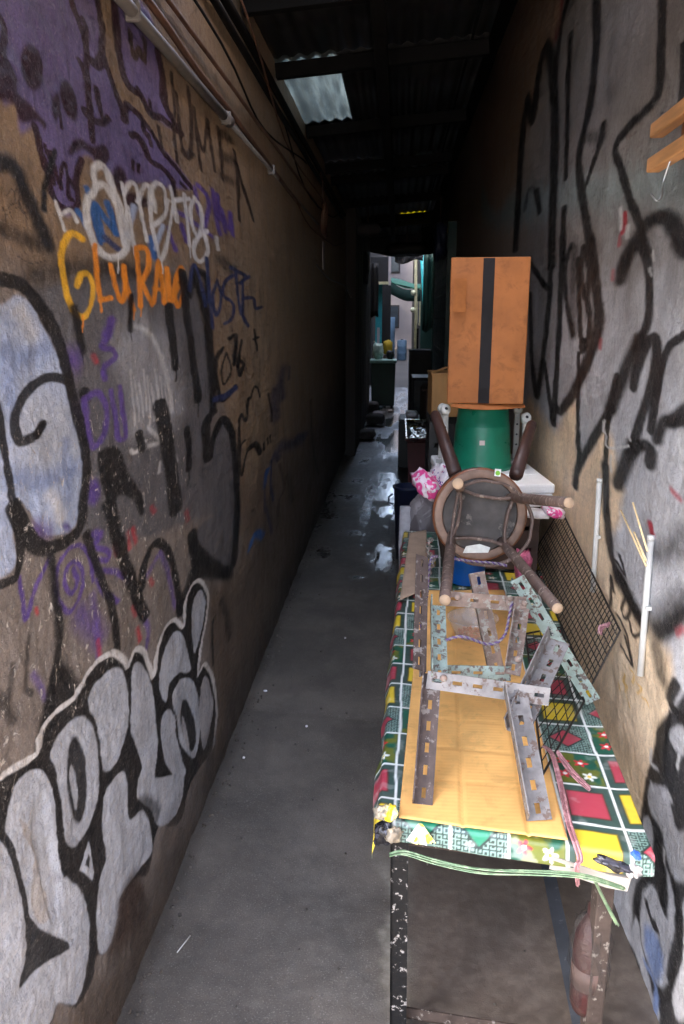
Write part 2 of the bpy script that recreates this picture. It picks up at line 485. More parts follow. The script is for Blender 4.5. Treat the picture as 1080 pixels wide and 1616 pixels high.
sr 280 99 45|1819,951 1832,923
sr 212 86 45|1586,959 1594,921
sr 285 99 45|1835,887 1847,849
sr 462 127 45|2332,1065 2356,1036
sr 327 107 45|1964,974 1982,954
sr 343 109 45|2011,1161 2029,1143
sr 277 98 45|1811,1147 1820,1101
sr 145 71 45|1312,1137 1319,1125
sr 271 104 40|1675,1567 1687,1553
sk 417 164 14|1564,1206 1616,1114 1671,1007 1689,888
sk 786 280 14|1701,1237 1772,1094 1857,958 1905,893
sk 616 192 14|1889,973 1927,1033 2022,1059 2129,1000 2200,895 2233,774
sk 361 169 30|1389,1211 1398,1120 1396,1029 1359,985 1308,899
sk 224 120 35|1208,1074 1186,1022
sk 211 107 35|1279,1096 1251,1017 1265,991
sk 298 163 40|1151,1048 1197,979
pk 14 0 0|1382,1015 1477,907 1434,889 1293,877 1242,881 1340,974
sk 1309 302 14|2403,975 2453,903 2682,775 2968,673 3094,774 3136,909
pk 16 0 0|2400,960 2452,895 2681,770 2990,660 2917,644 2534,782 2343,814 2259,764 2183,801 2353,868
sk 252 61 30|2690,588 2639,571 2615,429
sk 778 176 45|2778,613 2853,536 2902,413
pl 5 0 0|1033,1599 1176,1675 1290,1665 1346,1681 1405,1667 1448,1625 1502,1563 1515,1538 1552,1463 1573,1356 1551,1281 1493,1236 1392,1250 1344,1279 1297,1339 1258,1305 1259,1248 1220,1233 1085,1252 972,1319
ps 60 0 0|1344,1505 1405,1517 1498,1494 1532,1427 1532,1368 1399,1387 1315,1411 1295,1444
sf 886 420 50|1291,1591 1350,1576 1431,1594
sf 797 368 50|1282,1387 1392,1356 1516,1351
sf 523 260 50|1283,1552 1305,1493
sf 428 185 50|1493,1414 1493,1296
sw 442 199 50|1407,1325 1451,1266
sw 592 277 50|1357,1654 1396,1617
pv 30 0 0|1403,1255 1394,1250 1373,1252 1349,1258 1331,1268 1325,1276 1333,1280 1353,1279 1377,1273 1397,1263
pv 10 0 0|1489,1241 1484,1238 1475,1238 1463,1241 1455,1246 1452,1251 1457,1254 1466,1254 1477,1251 1486,1246
sk 541 249 10|1079,1673 1219,1704 1350,1702 1422,1678 1493,1615 1529,1549 1565,1461 1590,1353 1558,1266 1527,1227 1444,1220 1356,1235 1305,1269 1281,1307 1269,1335
sk 367 171 10|1528,1527 1452,1540 1372,1526 1316,1496 1301,1468 1317,1443 1370,1446 1403,1459
sk 350 162 10|1380,1446 1409,1460
sk 249 127 10|1237,1532 1256,1466 1266,1390 1273,1320 1289,1268
sk 289 152 10|1269,1335 1279,1276 1268,1234 1230,1217 1084,1248
sk 206 101 10|1282,1344 1316,1278 1330,1256
pk 4 0 0|1018,924 1162,901 1261,875 1282,903 1360,909 1442,894 1483,906 1569,917 1662,895 1724,849 1746,824 1811,841 1889,793 1943,701 1981,756 2058,792 2165,777 2252,722 2301,797 2437,811 2570,717 2558,649 2399,501 2490,490 2606,375 2627,217 2554,139 2363,167 2230,187 2146,137 2028,177 1918,263 1857,245 1793,201 1720,251 1614,287 1553,241 1486,234 1435,268 1403,234 1323,249 1248,335 1191,334 912,594
sw 316 105 18|1018,924 1162,901 1261,875 1282,903 1360,909 1442,894 1483,906 1569,917 1662,895 1724,849 1746,824 1811,841 1889,793 1943,701 1981,756 2058,792 2165,777 2252,722 2301,797 2437,811 2570,717 2558,649 2399,501 2490,490 2606,375 2627,217 2554,139
ps 4 0 0|1505,847 1539,876 1628,868 1704,834 1733,756 1720,683 1647,634 1566,651 1553,727 1539,789
ps 4 0 0|1779,806 1844,789 1912,709 1937,609 1936,506 1933,469 1902,424 2045,340 2170,269 2127,193 2007,208 1897,278 1850,360 1758,450 1763,494 1802,519 1765,604 1733,663 1757,737
qk 3 0 0|1941,510 1986,430 2049,337 1902,424
ps 4 0 0|2000,696 2055,738 2158,742 2246,688 2314,567 2290,554 2187,602 2087,613 2045,574 1994,640
ps 4 0 0|2358,726 2397,766 2478,760 2541,700 2495,637 2386,578 2361,640
ps 4 0 0|2098,557 2156,580 2264,548 2360,467 2394,342 2360,261 2304,244 2221,307 2160,376 2138,455
pk 6 0 0|2331,348 2332,292 2301,275 2252,301 2204,360 2176,427 2176,478 2204,496 2250,475 2299,419
pe 4 0 0|2194,450 2224,391 2256,295 2205,350 2182,414
ps 4 0 0|1981,537 2045,549 2104,504 2126,420 2169,312 2187,253 2061,330 1981,445
pe 4 0 0|2406,408 2476,447 2542,404 2583,290 2532,220 2425,200 2387,300
ps 4 0 0|1313,842 1379,857 1451,847 1510,804 1541,727 1531,654 1513,617 1463,584 1398,585 1359,610 1344,657 1344,735 1333,795
pk 6 0 0|1470,689 1454,637 1426,618 1398,638 1379,687 1378,746 1393,795 1419,816 1448,800 1468,752
ps 4 0 0|1406,767 1417,727 1413,658 1395,684 1391,738
ps 4 0 0|1135,832 1173,866 1228,860 1282,824 1319,748 1319,655 1326,571 1390,482 1419,387 1407,328 1368,270 1319,261 1248,336 1187,340 941,569 1016,915 1108,809 1126,805
sk 183 105 8|1063,895 1111,823 1142,760 1162,681 1166,600
pk 3 0 0|1164,610 1221,531 1322,401 1193,474 1119,498 1146,540
px 2 0 0|1177,800 1211,757 1238,688 1250,620 1274,563 1257,538 1217,552 1189,617 1205,666 1222,695 1188,763
sk 185 96 8|1131,835 1138,858 1174,872 1229,867 1288,828 1325,755 1325,651 1331,567
ps 4 0 0|1537,567 1575,604 1659,590 1692,549 1691,437 1789,398 1837,316 1838,239 1722,264 1614,289 1571,249 1501,228 1449,281 1476,415 1532,449 1527,517
qs 2 0 0|1394,525 1449,555 1460,466 1448,456
qk 2 0 0|1418,517 1444,528 1442,490
sk 652 228 35|1756,438 1830,392 1903,308 1878,295
pd 30 0 0|1614,289 1695,274 1752,207 1776,111 1690,94 1586,144 1498,212 1570,243"""
PAINT_RIGHT = """pc 40 0 0|4624,351 4598,906 4069,1242 3349,1191 3008,1356 2878,1142 2675,1220 2518,1312 2403,981
pc 30 0 0|3374,-117 3693,665 2848,1035 2472,1093 2354,950 2171,898 2031,871 1923,904 1774,869 1740,790 1767,696 1802,423 2137,31 2628,-282
pj 70 0 0|6689,2379 6797,2640 5065,2357 3389,2172 2629,2064 2028,2001 1789,1959 1764,1872 2245,1934 3152,2027 4915,2155
pq 20 0 0|4095,3088 3716,2953 3744,2873 3851,2794 4134,2875 4132,3001
pa 60 0 0|10982,5758 4256,3232 4325,2728 4726,2568 4924,2375 6803,2654
sk 2319 319 18|4609,2753 4712,2618 4761,2396 4776,2009
sk 1954 313 18|4609,2753 4372,2592 4303,2738 4128,2859 3892,2675 3749,2446 3700,2228 3634,1856
sk 1249 217 18|3623,2883 3772,2790 3814,2627
sk 912 169 18|3537,2724 3515,2555 3442,2181
sk 1211 231 18|3440,2069 3375,1841
sk 1257 267 18|3107,2716 3051,2516 3092,2361 3186,2266 3202,2180 3087,2049 2934,1909 2830,1800
sk 782 171 18|2860,2255 2889,2197 2993,2133 3084,2084
sk 1484 320 35|3159,2270 3002,2244 2864,2208
sk 786 211 18|2322,2450 2274,2231 2344,2187 2550,2179 2673,2141 2586,2066 2446,1960 2335,1883 2250,1813
sk 1007 264 30|2336,2185 2478,2177 2621,2165
sk 394 122 18|2109,2266 2092,2135
sk 1318 386 25|2473,1780 2384,1841 2267,1885 2159,1888 2059,1861 1955,1795
sk 1487 237 30|4151,2232 4003,2119
sk 1405 210 40|4497,2190 4379,2269 4151,2232
sr 671 174 15|2507,1934 2494,1909 2500,1887
sr 459 117 40|2536,1879 2534,1854
sw 462 118 40|2555,1955 2528,1898
sw 430 114 40|2453,1895 2453,1866
sk 1305 222 18|3670,1963 3652,1787 3757,1779 4203,1900
sk 1328 224 20|3639,1786 3649,1593 3780,1312 3852,1306 4029,1469 4168,1756
sk 1107 204 18|3668,1455 3508,1329 3377,1217
sk 1194 229 18|3427,1955 3377,1667 3368,1385 3356,1212
sk 1440 315 18|3340,1280 3231,1282 3029,1373 2864,1486 2746,1596 2738,1663 2823,1778 2934,1911
sk 934 187 30|3238,1913 3327,1834 3263,1713 3098,1582
sk 1325 274 35|3175,1895 3156,1762 3095,1576
sk 792 173 18|3021,1889 3016,1787 2921,1706 2915,1794 3005,1882
sk 780 171 18|3095,1852 3011,1665 2969,1570 2865,1573 2857,1646 2921,1706
pk 5 0 0|2996,1566 2859,1571 2877,1527 2968,1516
sk 638 141 18|2986,1516 2951,1355 2885,1173 2885,1044
sk 1400 375 30|2489,1752 2437,1813 2342,1843
sk 759 218 18|2343,1846 2248,1796 2196,1705 2208,1625 2288,1558
sk 1339 367 25|2248,1587 2331,1527 2402,1462 2495,1375
sk 1097 262 18|2495,1375 2604,1300 2861,1132 2892,1049
sk 642 168 18|2461,1476 2518,1345 2505,1237 2437,1067
sk 849 253 18|2281,1452 2244,1522 2169,1585 2120,1595 2098,1552 2117,1462 2171,1388 2228,1308
sk 1395 397 25|2227,1303 2274,1255 2340,1170
sk 1096 332 20|2269,1269 2163,1311 2075,1316 2068,1278
sk 668 215 15|2083,1362 2070,1453 2039,1534 2000,1578 1900,1609
sk 902 301 25|2025,1348 1990,1393 1914,1415 1851,1443
sk 775 261 30|1935,1402 1920,1402
sk 726 253 30|1877,1412 1854,1415
sk 820 268 40|2010,1819 1954,1792
sr 397 100 50|2582,1785 2582,1759
sr 432 104 50|2692,1577 2693,1549
sw 385 88 40|2854,1414 2852,1384 2824,1356
sw 359 85 40|2755,1351 2755,1328 2730,1307
sw 312 79 40|2565,1322 2567,1305 2547,1291
sw 282 75 40|2442,1239 2441,1215 2420,1194
sw 245 70 40|2273,1340 2274,1325 2258,1313
sw 215 65 40|2130,1673 2130,1660 2116,1647
sw 176 59 40|1927,1580 1926,1564 1913,1549
sw 189 61 40|1998,1507 1998,1494 1986,1483
sw 228 67 40|2193,1812 2194,1801 2181,1789
sw 232 68 40|2210,1771 2212,1763 2199,1753
sw 165 57 40|1870,1388 1866,1364 1851,1342
sw 185 61 40|1979,1290 1978,1272 1964,1258
sw 311 79 40|2559,1159 2562,1147 2544,1139
sw 221 57 30|2556,1329 2574,1293 2522,1289 2500,1254 2277,1295
sk 1068 306 20|2495,1195 2432,1054 2350,951 2204,904 2074,875 2016,868
sk 1623 495 30|2254,906 2105,881 2031,871
sk 1339 468 50|1963,1076 1850,1121 1762,1172
sk 1384 494 40|1933,896 1806,974 1722,1035
pk 20 0 0|1933,896 1843,952 1720,1029 1708,986 1826,893 1889,870
sk 319 89 30|2289,856 2334,889 2306,826 2323,795
sk 270 82 30|2147,770 2051,728 2151,731 2174,730
sk 274 83 30|2237,799 2136,784 2058,736
sk 277 83 30|2167,886 2205,830 2148,824 2113,883
sk 254 80 30|2118,827 2074,805 2007,837
sk 301 87 30|2285,952 2198,934 2260,978
sk 1124 394 35|1877,851 1850,822 1827,801
sr 358 134 50|1712,970 1754,942
sr 432 140 30|2019,1137 1994,1117
sr 328 115 50|1889,1252 1823,1242
sy 159 49 35|2115,668 2123,641 2093,646 2102,624
sy 149 47 35|2067,709 2030,709 2043,680
sy 141 46 35|2006,698 1965,700 1998,671
sy 166 50 35|2166,625 2145,611
sy 132 44 35|1958,678 1921,688 1895,685
sy 152 48 35|2083,614 2049,604
pk 12 0 0|1545,945 1711,784 1810,683 1834,600 1860,513 1878,423 1877,361 1821,327 1789,308 1825,249 1870,148 1845,4 1804,-262 1339,242
pe 8 0 0|1737,700 1687,750 1609,757 1621,709 1674,683 1712,688
pe 8 0 0|1781,534 1712,567 1680,533 1631,513 1540,608 1508,499 1587,414 1639,395 1671,404 1701,428 1729,442 1833,453 1830,502
pe 8 0 0|1858,387 1806,423 1773,398 1782,344 1827,347
pe 8 0 0|1808,193 1786,242 1738,281 1665,282 1678,376 1631,368 1598,316 1573,224 1600,116 1667,75 1764,79 1805,125
pe 8 0 0|1856,-25 1839,109 1771,72 1689,35 1614,6 1817,-220
pe 8 0 0|1562,375 1493,448 1434,248 1511,113 1560,133 1531,247
sf 302 117 30|1746,50 1647,64 1645,-26
pf 18 0 0|1772,135 1699,181 1629,160 1652,78 1738,83
sk 534 200 15|1766,203 1720,193 1697,201
sk 522 214 20|1606,382 1574,347 1569,257 1580,148
sk 528 191 30|1863,-4 1778,7 1743,-49
sk 428 155 30|1852,-138 1781,-141 1728,-127
sk 590 228 20|1708,371 1673,334 1663,284
sk 614 232 20|1725,830 1752,774 1667,776
sk 227 84 30|1745,750 1748,661 1743,592
sw 199 70 40|1849,591 1847,557 1793,573
sw 171 65 40|1703,562 1685,551
sw 171 65 40|1697,413 1692,382
sw 195 70 40|1817,516 1806,506
sw 166 64 40|1667,682 1671,648"""

def spray(data, U, V, col, u1, v1):
    """data: layers in order; U, V wall coordinates of the grid (wobbled); col (rows, cols, 3) painted in place; u1, v1 the grid's axes"""
    for ln in data.strip().split('\n'):
        head, body = ln.split('|'); kind, ck = head[0], head[1]
        a, b, c = [int(x) for x in head[2:].split()]
        pts = [tuple(float(q) / 1000 for q in p.split(',')) for p in body.split()]
        if kind == 's': pts = cr(pts, 6 if len(pts) > 2 else 2)
        elif kind == 'p': pts = cr(pts, 5, True)
        P = np.array(pts)
        pad = max(a, b) / 1e4 * 1.2 + .02 if kind == 's' else a / 1000 * 2 + .02
        i0, i1 = np.searchsorted(u1, [P[:, 0].min() - pad, P[:, 0].max() + pad]); j0, j1 = np.searchsorted(v1, [P[:, 1].min() - pad, P[:, 1].max() + pad])
        if i1 <= i0 or j1 <= j0: continue
        u = U[j0:j1, i0:i1]; v = V[j0:j1, i0:i1]
        if kind == 's':
            sx, sy = a / 1e4, b / 1e4
            A = P / (sx, sy); uu = u / sx; vv = v / sy; d = np.full(u.shape, 1e9)
            for p, q in zip(A[:-1], A[1:]):
                e = q - p; L = e @ e + 1e-9
                t = np.clip(((uu - p[0]) * e[0] + (vv - p[1]) * e[1]) / L, 0, 1)
                d = np.minimum(d, (uu - p[0] - t * e[0]) ** 2 + (vv - p[1] - t * e[1]) ** 2)
            d = np.sqrt(d); s = c / 100
            al = 1 - sstep(.5 - s, .5 + s, d)
            if s > .3: al = al * (.45 + .5 * fbm(u, v, 40, 3))
        else:
            ins = np.zeros(u.shape, bool); d = np.full(u.shape, 1e9)
            for p, q in zip(P, np.roll(P, -1, 0)):
                e = q - p; L = e @ e + 1e-9
                t = np.clip(((u - p[0]) * e[0] + (v - p[1]) * e[1]) / L, 0, 1)
                d = np.minimum(d, (u - p[0] - t * e[0]) ** 2 + (v - p[1] - t * e[1]) ** 2)
                if abs(e[1]) > 1e-9:
                    ins ^= ((p[1] > v) != (q[1] > v)) & (u < e[0] * (v - p[1]) / e[1] + p[0])
            d = np.sqrt(d) * np.where(ins, -1, 1); s = a / 1000
            al = 1 - sstep(-s, s, d + (s * 1.2 * (fbm(u, v, 18, 4) - .5) if s > .02 else 0))
        al = (al * .96)[..., None]
        col[j0:j1, i0:i1] = col[j0:j1, i0:i1] * (1 - al) + np.array(PAL[ck]) * al

# ------------------------------------------------------------------ materials of the setting
WL, WR = -0.645, 0.650
def wall_material(name, grain, dirty=1.0):
    m, nt, b = new_mat(name)
    at = N(nt, 'ShaderNodeAttribute', attribute_name='paint'); v = coords(nt)
    n1 = noise(nt, v, 9, 6, .6); n2 = noise(nt, v, 60, 6, .65); n3 = noise(nt, v, 210, 4, .6); n4 = noise(nt, v, 2.2, 4, .6)
    vs = coords(nt, 'Object', (1, 26, 5)); streak = noise(nt, vs, 1.2, 5, .6, .4)
    f = ramp(nt, math_n(nt, 'ADD', math_n(nt, 'MULTIPLY', n1, .55), math_n(nt, 'MULTIPLY', n2, .45)), .34, .66, .74, 1.12)
    gr = N(nt, 'ShaderNodeCombineColor')
    for i in range(3): nt.links.new(f, gr.inputs[i])
    c = mixc(nt, 1.0, at.outputs['Color'], gr.outputs[0], 'MULTIPLY')
    # run-off streaks and handling dirt
    c = mixc(nt, math_n(nt, 'MULTIPLY', ramp(nt, streak, .50, .72), .8 * dirty), c, (.62, .58, .54), 'MULTIPLY')
    c = mixc(nt, math_n(nt, 'MULTIPLY', ramp(nt, n4, .48, .72), .8 * dirty), c, (.70, .66, .62), 'MULTIPLY')
    c = mixc(nt, math_n(nt, 'MULTIPLY', ramp(nt, n3, .56, .70), .30), c, lin((168, 164, 158)))
    c = mixc(nt, ramp(nt, n3, .44, .32), c, (.66, .64, .62), 'MULTIPLY')
    # chipped specks: bare plaster where the paint has come off (density from the attribute's alpha)
    vc = coords(nt, 'Object', (1, 1.0, .8)); ch = noise(nt, vc, 48, 9, .74, .8)
    thr = math_n(nt, 'SUBTRACT', .78, math_n(nt, 'MULTIPLY', at.outputs['Alpha'], .19))
    chip = math_n(nt, 'MULTIPLY', math_n(nt, 'SUBTRACT', ch, thr), 26.0, clamp=True)
    c = mixc(nt, chip, c, mixc(nt, ramp(nt, n2, .35, .65), lin((150, 142, 132)), lin((206, 202, 194))))
    nt.links.new(c, b.inputs['Base Color'])
    nt.links.new(math_n(nt, 'ADD', ramp(nt, n1, .3, .7, .42, .62), math_n(nt, 'MULTIPLY', chip, .25)), b.inputs['Roughness'])
    b.inputs['Specular IOR Level'].default_value = .35
    h = math_n(nt, 'ADD', math_n(nt, 'ADD', math_n(nt, 'MULTIPLY', n2, .7), math_n(nt, 'MULTIPLY', n3, grain)), math_n(nt, 'MULTIPLY', chip, -.6))
    bump(nt, b, h, .75, .007)
    return m

def build_wall(side):
    left = side < 0
    X0 = WL if left else WR
    y0, y1 = (.85, 15.0) if left else (1.0, 13.0)
    nc, nr = (520, 1180) if left else (380, 1020)
    s = np.linspace(1 / y0, 1 / y1, nc); u1 = 1 / s; v1 = np.linspace(0.0, 2.98 if left else 3.75, nr)
    U, V = np.meshgrid(u1, v1)
    Uw = U + .010 * (fbm(U, V, 7, 3) - .5) + .003 * (fbm(U, V, 60, 2) - .5); Vw = V + .010 * (fbm(U + 9, V + 4, 7, 3) - .5)
    col = np.zeros(U.shape + (3,))
    big = fbm(U, V, 1.3, 4); mid = fbm(U + 31, V + 3, 6, 4)
    if left:
        base = np.array(PAL['t']); dirt = np.array(lin((112, 98, 86))); foot = np.array(lin((66, 60, 55)))
        w = sstep(.50, .75, big)[..., None] * .5; col[:] = base * (1 - w) + dirt * w
        w = (sstep(2.3, 4.6, U + .8 * (big - .5)) * .78)[..., None]; col[:] = col * (1 - w) + np.array(lin((172, 151, 125))) * w     # far half painted lighter to offset the dimming light further in
        w = (sstep(1.25, .55, V + .35 * (mid - .5)) * .8)[..., None]; col[:] = col * (1 - w) + np.array(lin((88, 80, 74))) * w      # grey rising damp
        spray(PAINT_LEFT, Uw, Vw, col, u1, v1)
        w = ((1 - sstep(.02, .30, V + .22 * (mid - .5))) * .85)[..., None]; col[:] = col * (1 - w) + foot * w     # splash dirt along the floor
        chip = .26 + .9 * sstep(1.62, 1.35, V + .25 * (big - .5)) * sstep(.72, .92, V + .2 * (mid - .5)) * sstep(2.7, 2.2, U)
        chip = chip + .25 * sstep(.55, .8, mid)
    else:
        base = np.array(lin((178, 180, 186))); dirt = np.array(lin((136, 130, 126)))
        w = sstep(.45, .72, big)[..., None] * .7; col[:] = base * (1 - w) + dirt * w
        w = (sstep(1.45, 1.95, V + .35 * (mid - .5)) * .85)[..., None]; col[:] = col * (1 - w) + np.array(lin((110, 106, 104))) * w    # duller grey towards the top
        w = (sstep(3.6, 5.2, U) * .8)[..., None]; col[:] = col * (1 - w) + np.array(lin((164, 142, 124))) * w
        spray(PAINT_RIGHT, Uw, Vw, col, u1, v1)
        chip = .22 + .42 * sstep(.5, .75, mid) * sstep(2.1, 1.4, V)
    d = .010 * (fbm(U, V, 2.2, 3) - .5) + .009 * (fbm(U + 5, V, 14, 4) - .5) + .0040 * (fbm(U, V + 8, 70, 3) - .5)
    if left:
        # spalled plaster: the patch low in the silver piece is a real hollow
        hol = sstep(.03, .0, np.abs(U - 1.27 - .12 * (0.62 - V)) - .012 + .03 * (mid - .5)) * sstep(.50, .55, V) * sstep(.80, .74, V)
        d = d - .010 * hol
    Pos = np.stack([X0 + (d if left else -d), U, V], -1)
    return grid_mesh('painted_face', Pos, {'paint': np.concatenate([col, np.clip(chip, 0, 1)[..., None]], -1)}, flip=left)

# ------------------------------------------------------------------ ground
gm = mat('street_ground', (104, 100, 95), .8, var=.25, scale=3.0)
o = link('ground', mesh_from('ground', [(-400, -400, -.02), (400, -400, -.02), (400, 900, -.02), (-400, 900, -.02)], [(0, 1, 2, 3)]), gm)
tag(o, 'bare grey street ground running under and beyond the alley', 'ground', kind='structure')

def floor_material():
    m, nt, b = new_mat('alley_concrete')
    v = coords(nt); at = N(nt, 'ShaderNodeAttribute', attribute_name='wet'); sp = N(nt, 'ShaderNodeSeparateColor'); nt.links.new(at.outputs['Color'], sp.inputs[0])
    n1 = noise(nt, v, 3.0, 6, .6); n2 = noise(nt, v, 26, 6, .65); n3 = noise(nt, v, 230, 3, .6); n4 = noise(nt, v, 1.1, 3, .5, .5)
    c = mixc(nt, ramp(nt, n1, .32, .68), lin((84, 79, 72)), lin((110, 103, 94)))
    c = mixc(nt, math_n(nt, 'MULTIPLY', ramp(nt, n4, .47, .56), .38), c, lin((74, 70, 65)))
    c = mixc(nt, math_n(nt, 'MULTIPLY', ramp(nt, n2, .40, .80), .32), c, lin((132, 126, 117)))
    c = mixc(nt, math_n(nt, 'MULTIPLY', ramp(nt, n3, .57, .70), .35), c, lin((170, 166, 160)))
    c = mixc(nt, math_n(nt, 'MULTIPLY', ramp(nt, n3, .44, .32), .4), c, lin((56, 53, 50)))
    # mortar skim along the table side (green channel) and oily brown film under it (blue)
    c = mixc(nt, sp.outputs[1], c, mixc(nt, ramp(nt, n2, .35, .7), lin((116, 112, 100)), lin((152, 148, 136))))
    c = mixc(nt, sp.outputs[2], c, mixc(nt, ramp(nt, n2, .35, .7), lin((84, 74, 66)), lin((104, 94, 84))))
    # standing water (red): darker, smooth
    c = mixc(nt, math_n(nt, 'MULTIPLY', sp.outputs[0], .6), c, lin((34, 32, 30)))
    gd = math_n(nt, 'SUBTRACT', 1.0, at.outputs['Alpha'], clamp=True)
    c = mixc(nt, math_n(nt, 'MULTIPLY', gd, .8), c, (.42, .40, .38), 'MULTIPLY')
    nt.links.new(c, b.inputs['Base Color'])
    r = ramp(nt, n2, .3, .7, .62, .85)
    rw = math_n(nt, 'SUBTRACT', r, math_n(nt, 'MULTIPLY', sp.outputs[0], .70), clamp=True)
    nt.links.new(math_n(nt, 'MAXIMUM', rw, .13), b.inputs['Roughness'])
    hn = math_n(nt, 'ADD', math_n(nt, 'MULTIPLY', n2, .8), math_n(nt, 'MULTIPLY', n3, .35))
    dry = math_n(nt, 'SUBTRACT', 1.0, math_n(nt, 'MULTIPLY', sp.outputs[0], .80))
    bump(nt, b, math_n(nt, 'MULTIPLY', hn, dry), .35, .006)
    return m
PUDDLES = [((-0.130, 7.517, -0.000)[0], (-0.130, 7.517, -0.000)[1], .20, .75), ((-0.105, 8.268, -0.000)[0], (-0.105, 8.268, -0.000)[1], .13, .45), ((-0.071, 6.748, 0.000)[0], (-0.071, 6.748, 0.000)[1], .14, .30), ((-0.078, 5.360, 0.000)[0], (-0.078, 5.360, 0.000)[1], .13, .34), ((-0.336, 5.980, 0.000)[0], (-0.336, 5.980, 0.000)[1], .20, .10), ((-0.234, 4.903, 0.000)[0], (-0.234, 4.903, 0.000)[1], .07, .07), ((-0.083, 9.892, 0.000)[0], (-0.083, 9.892, 0.000)[1], .06, .22)]
xs = np.linspace(WL - .01, WR + .01, 190); ys = 1 / np.linspace(1 / .7, 1 / 19.0, 620)
Xg, Yg = np.meshgrid(xs, ys)
wn = fbm(Xg * 1.2 + 3, Yg * .55, 2.0, 4); wn2 = fbm(Xg + 40, Yg, 9, 3)
wet = sstep(.50, .60, wn + .16 * (wn2 - .5) + .10 * sstep(-.25, .1, Xg)) * sstep(3.9, 5.6, Yg) * (1 - .5 * sstep(12, 17, Yg))
wet = wet * sstep(8.5, 10.5, Yg)
for px_, py_, rx, ry in PUDDLES:
    e = np.hypot((Xg - px_) / rx, (Yg - py_) / ry) + 1.3 * (fbm(Xg * 1.3 + 3, Yg * .6 + py_, 7, 4) - .5) + .9 * (fbm(Xg + 40, Yg * .7, 26, 3) - .5)
    wet = np.maximum(wet, .92 * sstep(1.25, .30, e))
wet = np.maximum(wet, .72 * sstep(.47, .66, fbm(Xg * 1.6 + 9, Yg * .55, 5.0, 5)) * sstep(4.3, 5.4, Yg))
wet = np.maximum(wet, .30 * sstep(4.0, 6.5, Yg))
edge = fbm(Xg, Yg, 5, 4)
skim = sstep(-.075, -.045, Xg + .26 * (edge - .5)) * sstep(2.35, 1.9, Yg + .6 * (edge - .5)) * sstep(.06, .02, Xg + .08 * (wn2 - .5)) * .8
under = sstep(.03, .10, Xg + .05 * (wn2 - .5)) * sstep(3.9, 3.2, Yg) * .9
zz = .004 + .006 * (fbm(Xg, Yg, 2.5, 3) - .5) + .003 * (fbm(Xg, Yg, 18, 3) - .5)
for jy, amp, a in ((6.45, .10, .008), (4.62, .30, .008), (5.4, .5, .006), (3.05, .12, .003), (9.2, .15, .010), (12.4, .15, .010)):
    zz -= a * sstep(.020, .004, np.abs(Yg - jy - amp * (fbm(Xg, Yg * 0 + jy, 3, 3) - .5)))
grime = sstep(.055, .0, Xg - WL - .03 * (fbm(Xg, Yg, 11, 4) - .25)) * (.75 + .25 * wn2)         # black dirt packed along the left wall
grime = np.maximum(grime, .30 * sstep(.57, .60, fbm(Xg + 17, Yg * .8, 2.6, 5)))               # old spill stains
zz -= .006 * sstep(.010, .003, np.abs(Xg + .02 - .12 * (fbm(Yg, Yg * 0 + 3, 2.5, 3) - .5))) * sstep(4.4, 4.8, Yg) * sstep(7.0, 6.0, Yg)
zz = np.where(wet > .8, np.maximum(zz, .0045), zz)
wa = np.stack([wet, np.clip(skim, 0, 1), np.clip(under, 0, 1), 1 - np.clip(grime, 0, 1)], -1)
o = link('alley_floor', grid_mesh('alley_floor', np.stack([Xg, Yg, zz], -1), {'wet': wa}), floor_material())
tag(o, 'dark stained concrete alley floor with wet patches further in', 'floor', kind='structure')
# plain paving towards the mouth, behind and below the camera
o = link('mouth_paving', mesh_from('mouth_paving', [(-6, -9, -.004), (6, -9, -.004), (6, .72, -.004), (-6, .72, -.004)], [(0, 1, 2, 3)]), gm)
tag(o, 'grey street paving at the mouth of the alley', 'pavement', kind='structure')

# ------------------------------------------------------------------ walls
brick_core = mat('rendered_masonry', (120, 104, 90), .85, var=.2, scale=8)
lw = thing('alley_wall', 'ochre left wall covered in purple, black and silver graffiti', 'wall', (WL, 0, 0))
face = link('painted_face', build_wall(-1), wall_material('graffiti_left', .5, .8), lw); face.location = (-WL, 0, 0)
MB().box((-.185, 7.92, 2.4), (.30, 14.16, 5.2)).build('wall_core', brick_core, lw)
rw_ = thing('alley_wall', 'grey and beige right wall with black line graffiti behind the table', 'wall', (WR, 0, 0))
face = link('painted_face', build_wall(1), wall_material('graffiti_right', .4, .45), rw_); face.location = (-WR, 0, 0)
MB().box((.185, 6.3, 2.4), (.30, 13.4, 5.2)).build('wall_core', brick_core, rw_)

# ------------------------------------------------------------------ tin roof
def roof_z(x): return 2.86 + (x + .645) * .085
def tin_material(name, col, transl=0.0):
    m, nt, b = new_mat(name)
    v = coords(nt, 'Object', (6, .6, 1)); n1 = noise(nt, v, 4, 6, .65); n2 = noise(nt, v, 1.0, 3)
    c = mixc(nt, ramp(nt, n1, .35, .7), tuple(x * .6 for x in lin(col)), lin(col)); c = mixc(nt, ramp(nt, n2, .55, .75), c, tuple(x * .55 for x in lin(col)))
    nt.links.new(c, b.inputs['Base Color']); b.inputs['Roughness'].default_value = .55
    if transl:
        t = N(nt, 'ShaderNodeBsdfTranslucent'); nt.links.new(c, t.inputs[0]); mx = N(nt, 'ShaderNodeMixShader'); mx.inputs[0].default_value = transl
        out = nt.nodes['Material Output']; nt.links.new(b.outputs[0], mx.inputs[1]); nt.links.new(t.outputs[0], mx.inputs[2]); nt.links.new(mx.outputs[0], out.inputs[0])
    return m
tin = tin_material('old_tin', (24, 23, 23)); fibre = tin_material('clear_sheet', (170, 180, 176), .85); fibre2 = tin_material('dirty_clear_sheet', (84, 90, 88), .6); fibre3 = tin_material('yellow_clear_sheet', (196, 190, 60), .8)
steel_dark = mat('dark_steel', (13, 12, 12), .8, .0, spec=.15, wear=(26, 20, 17), wear_at=.64)
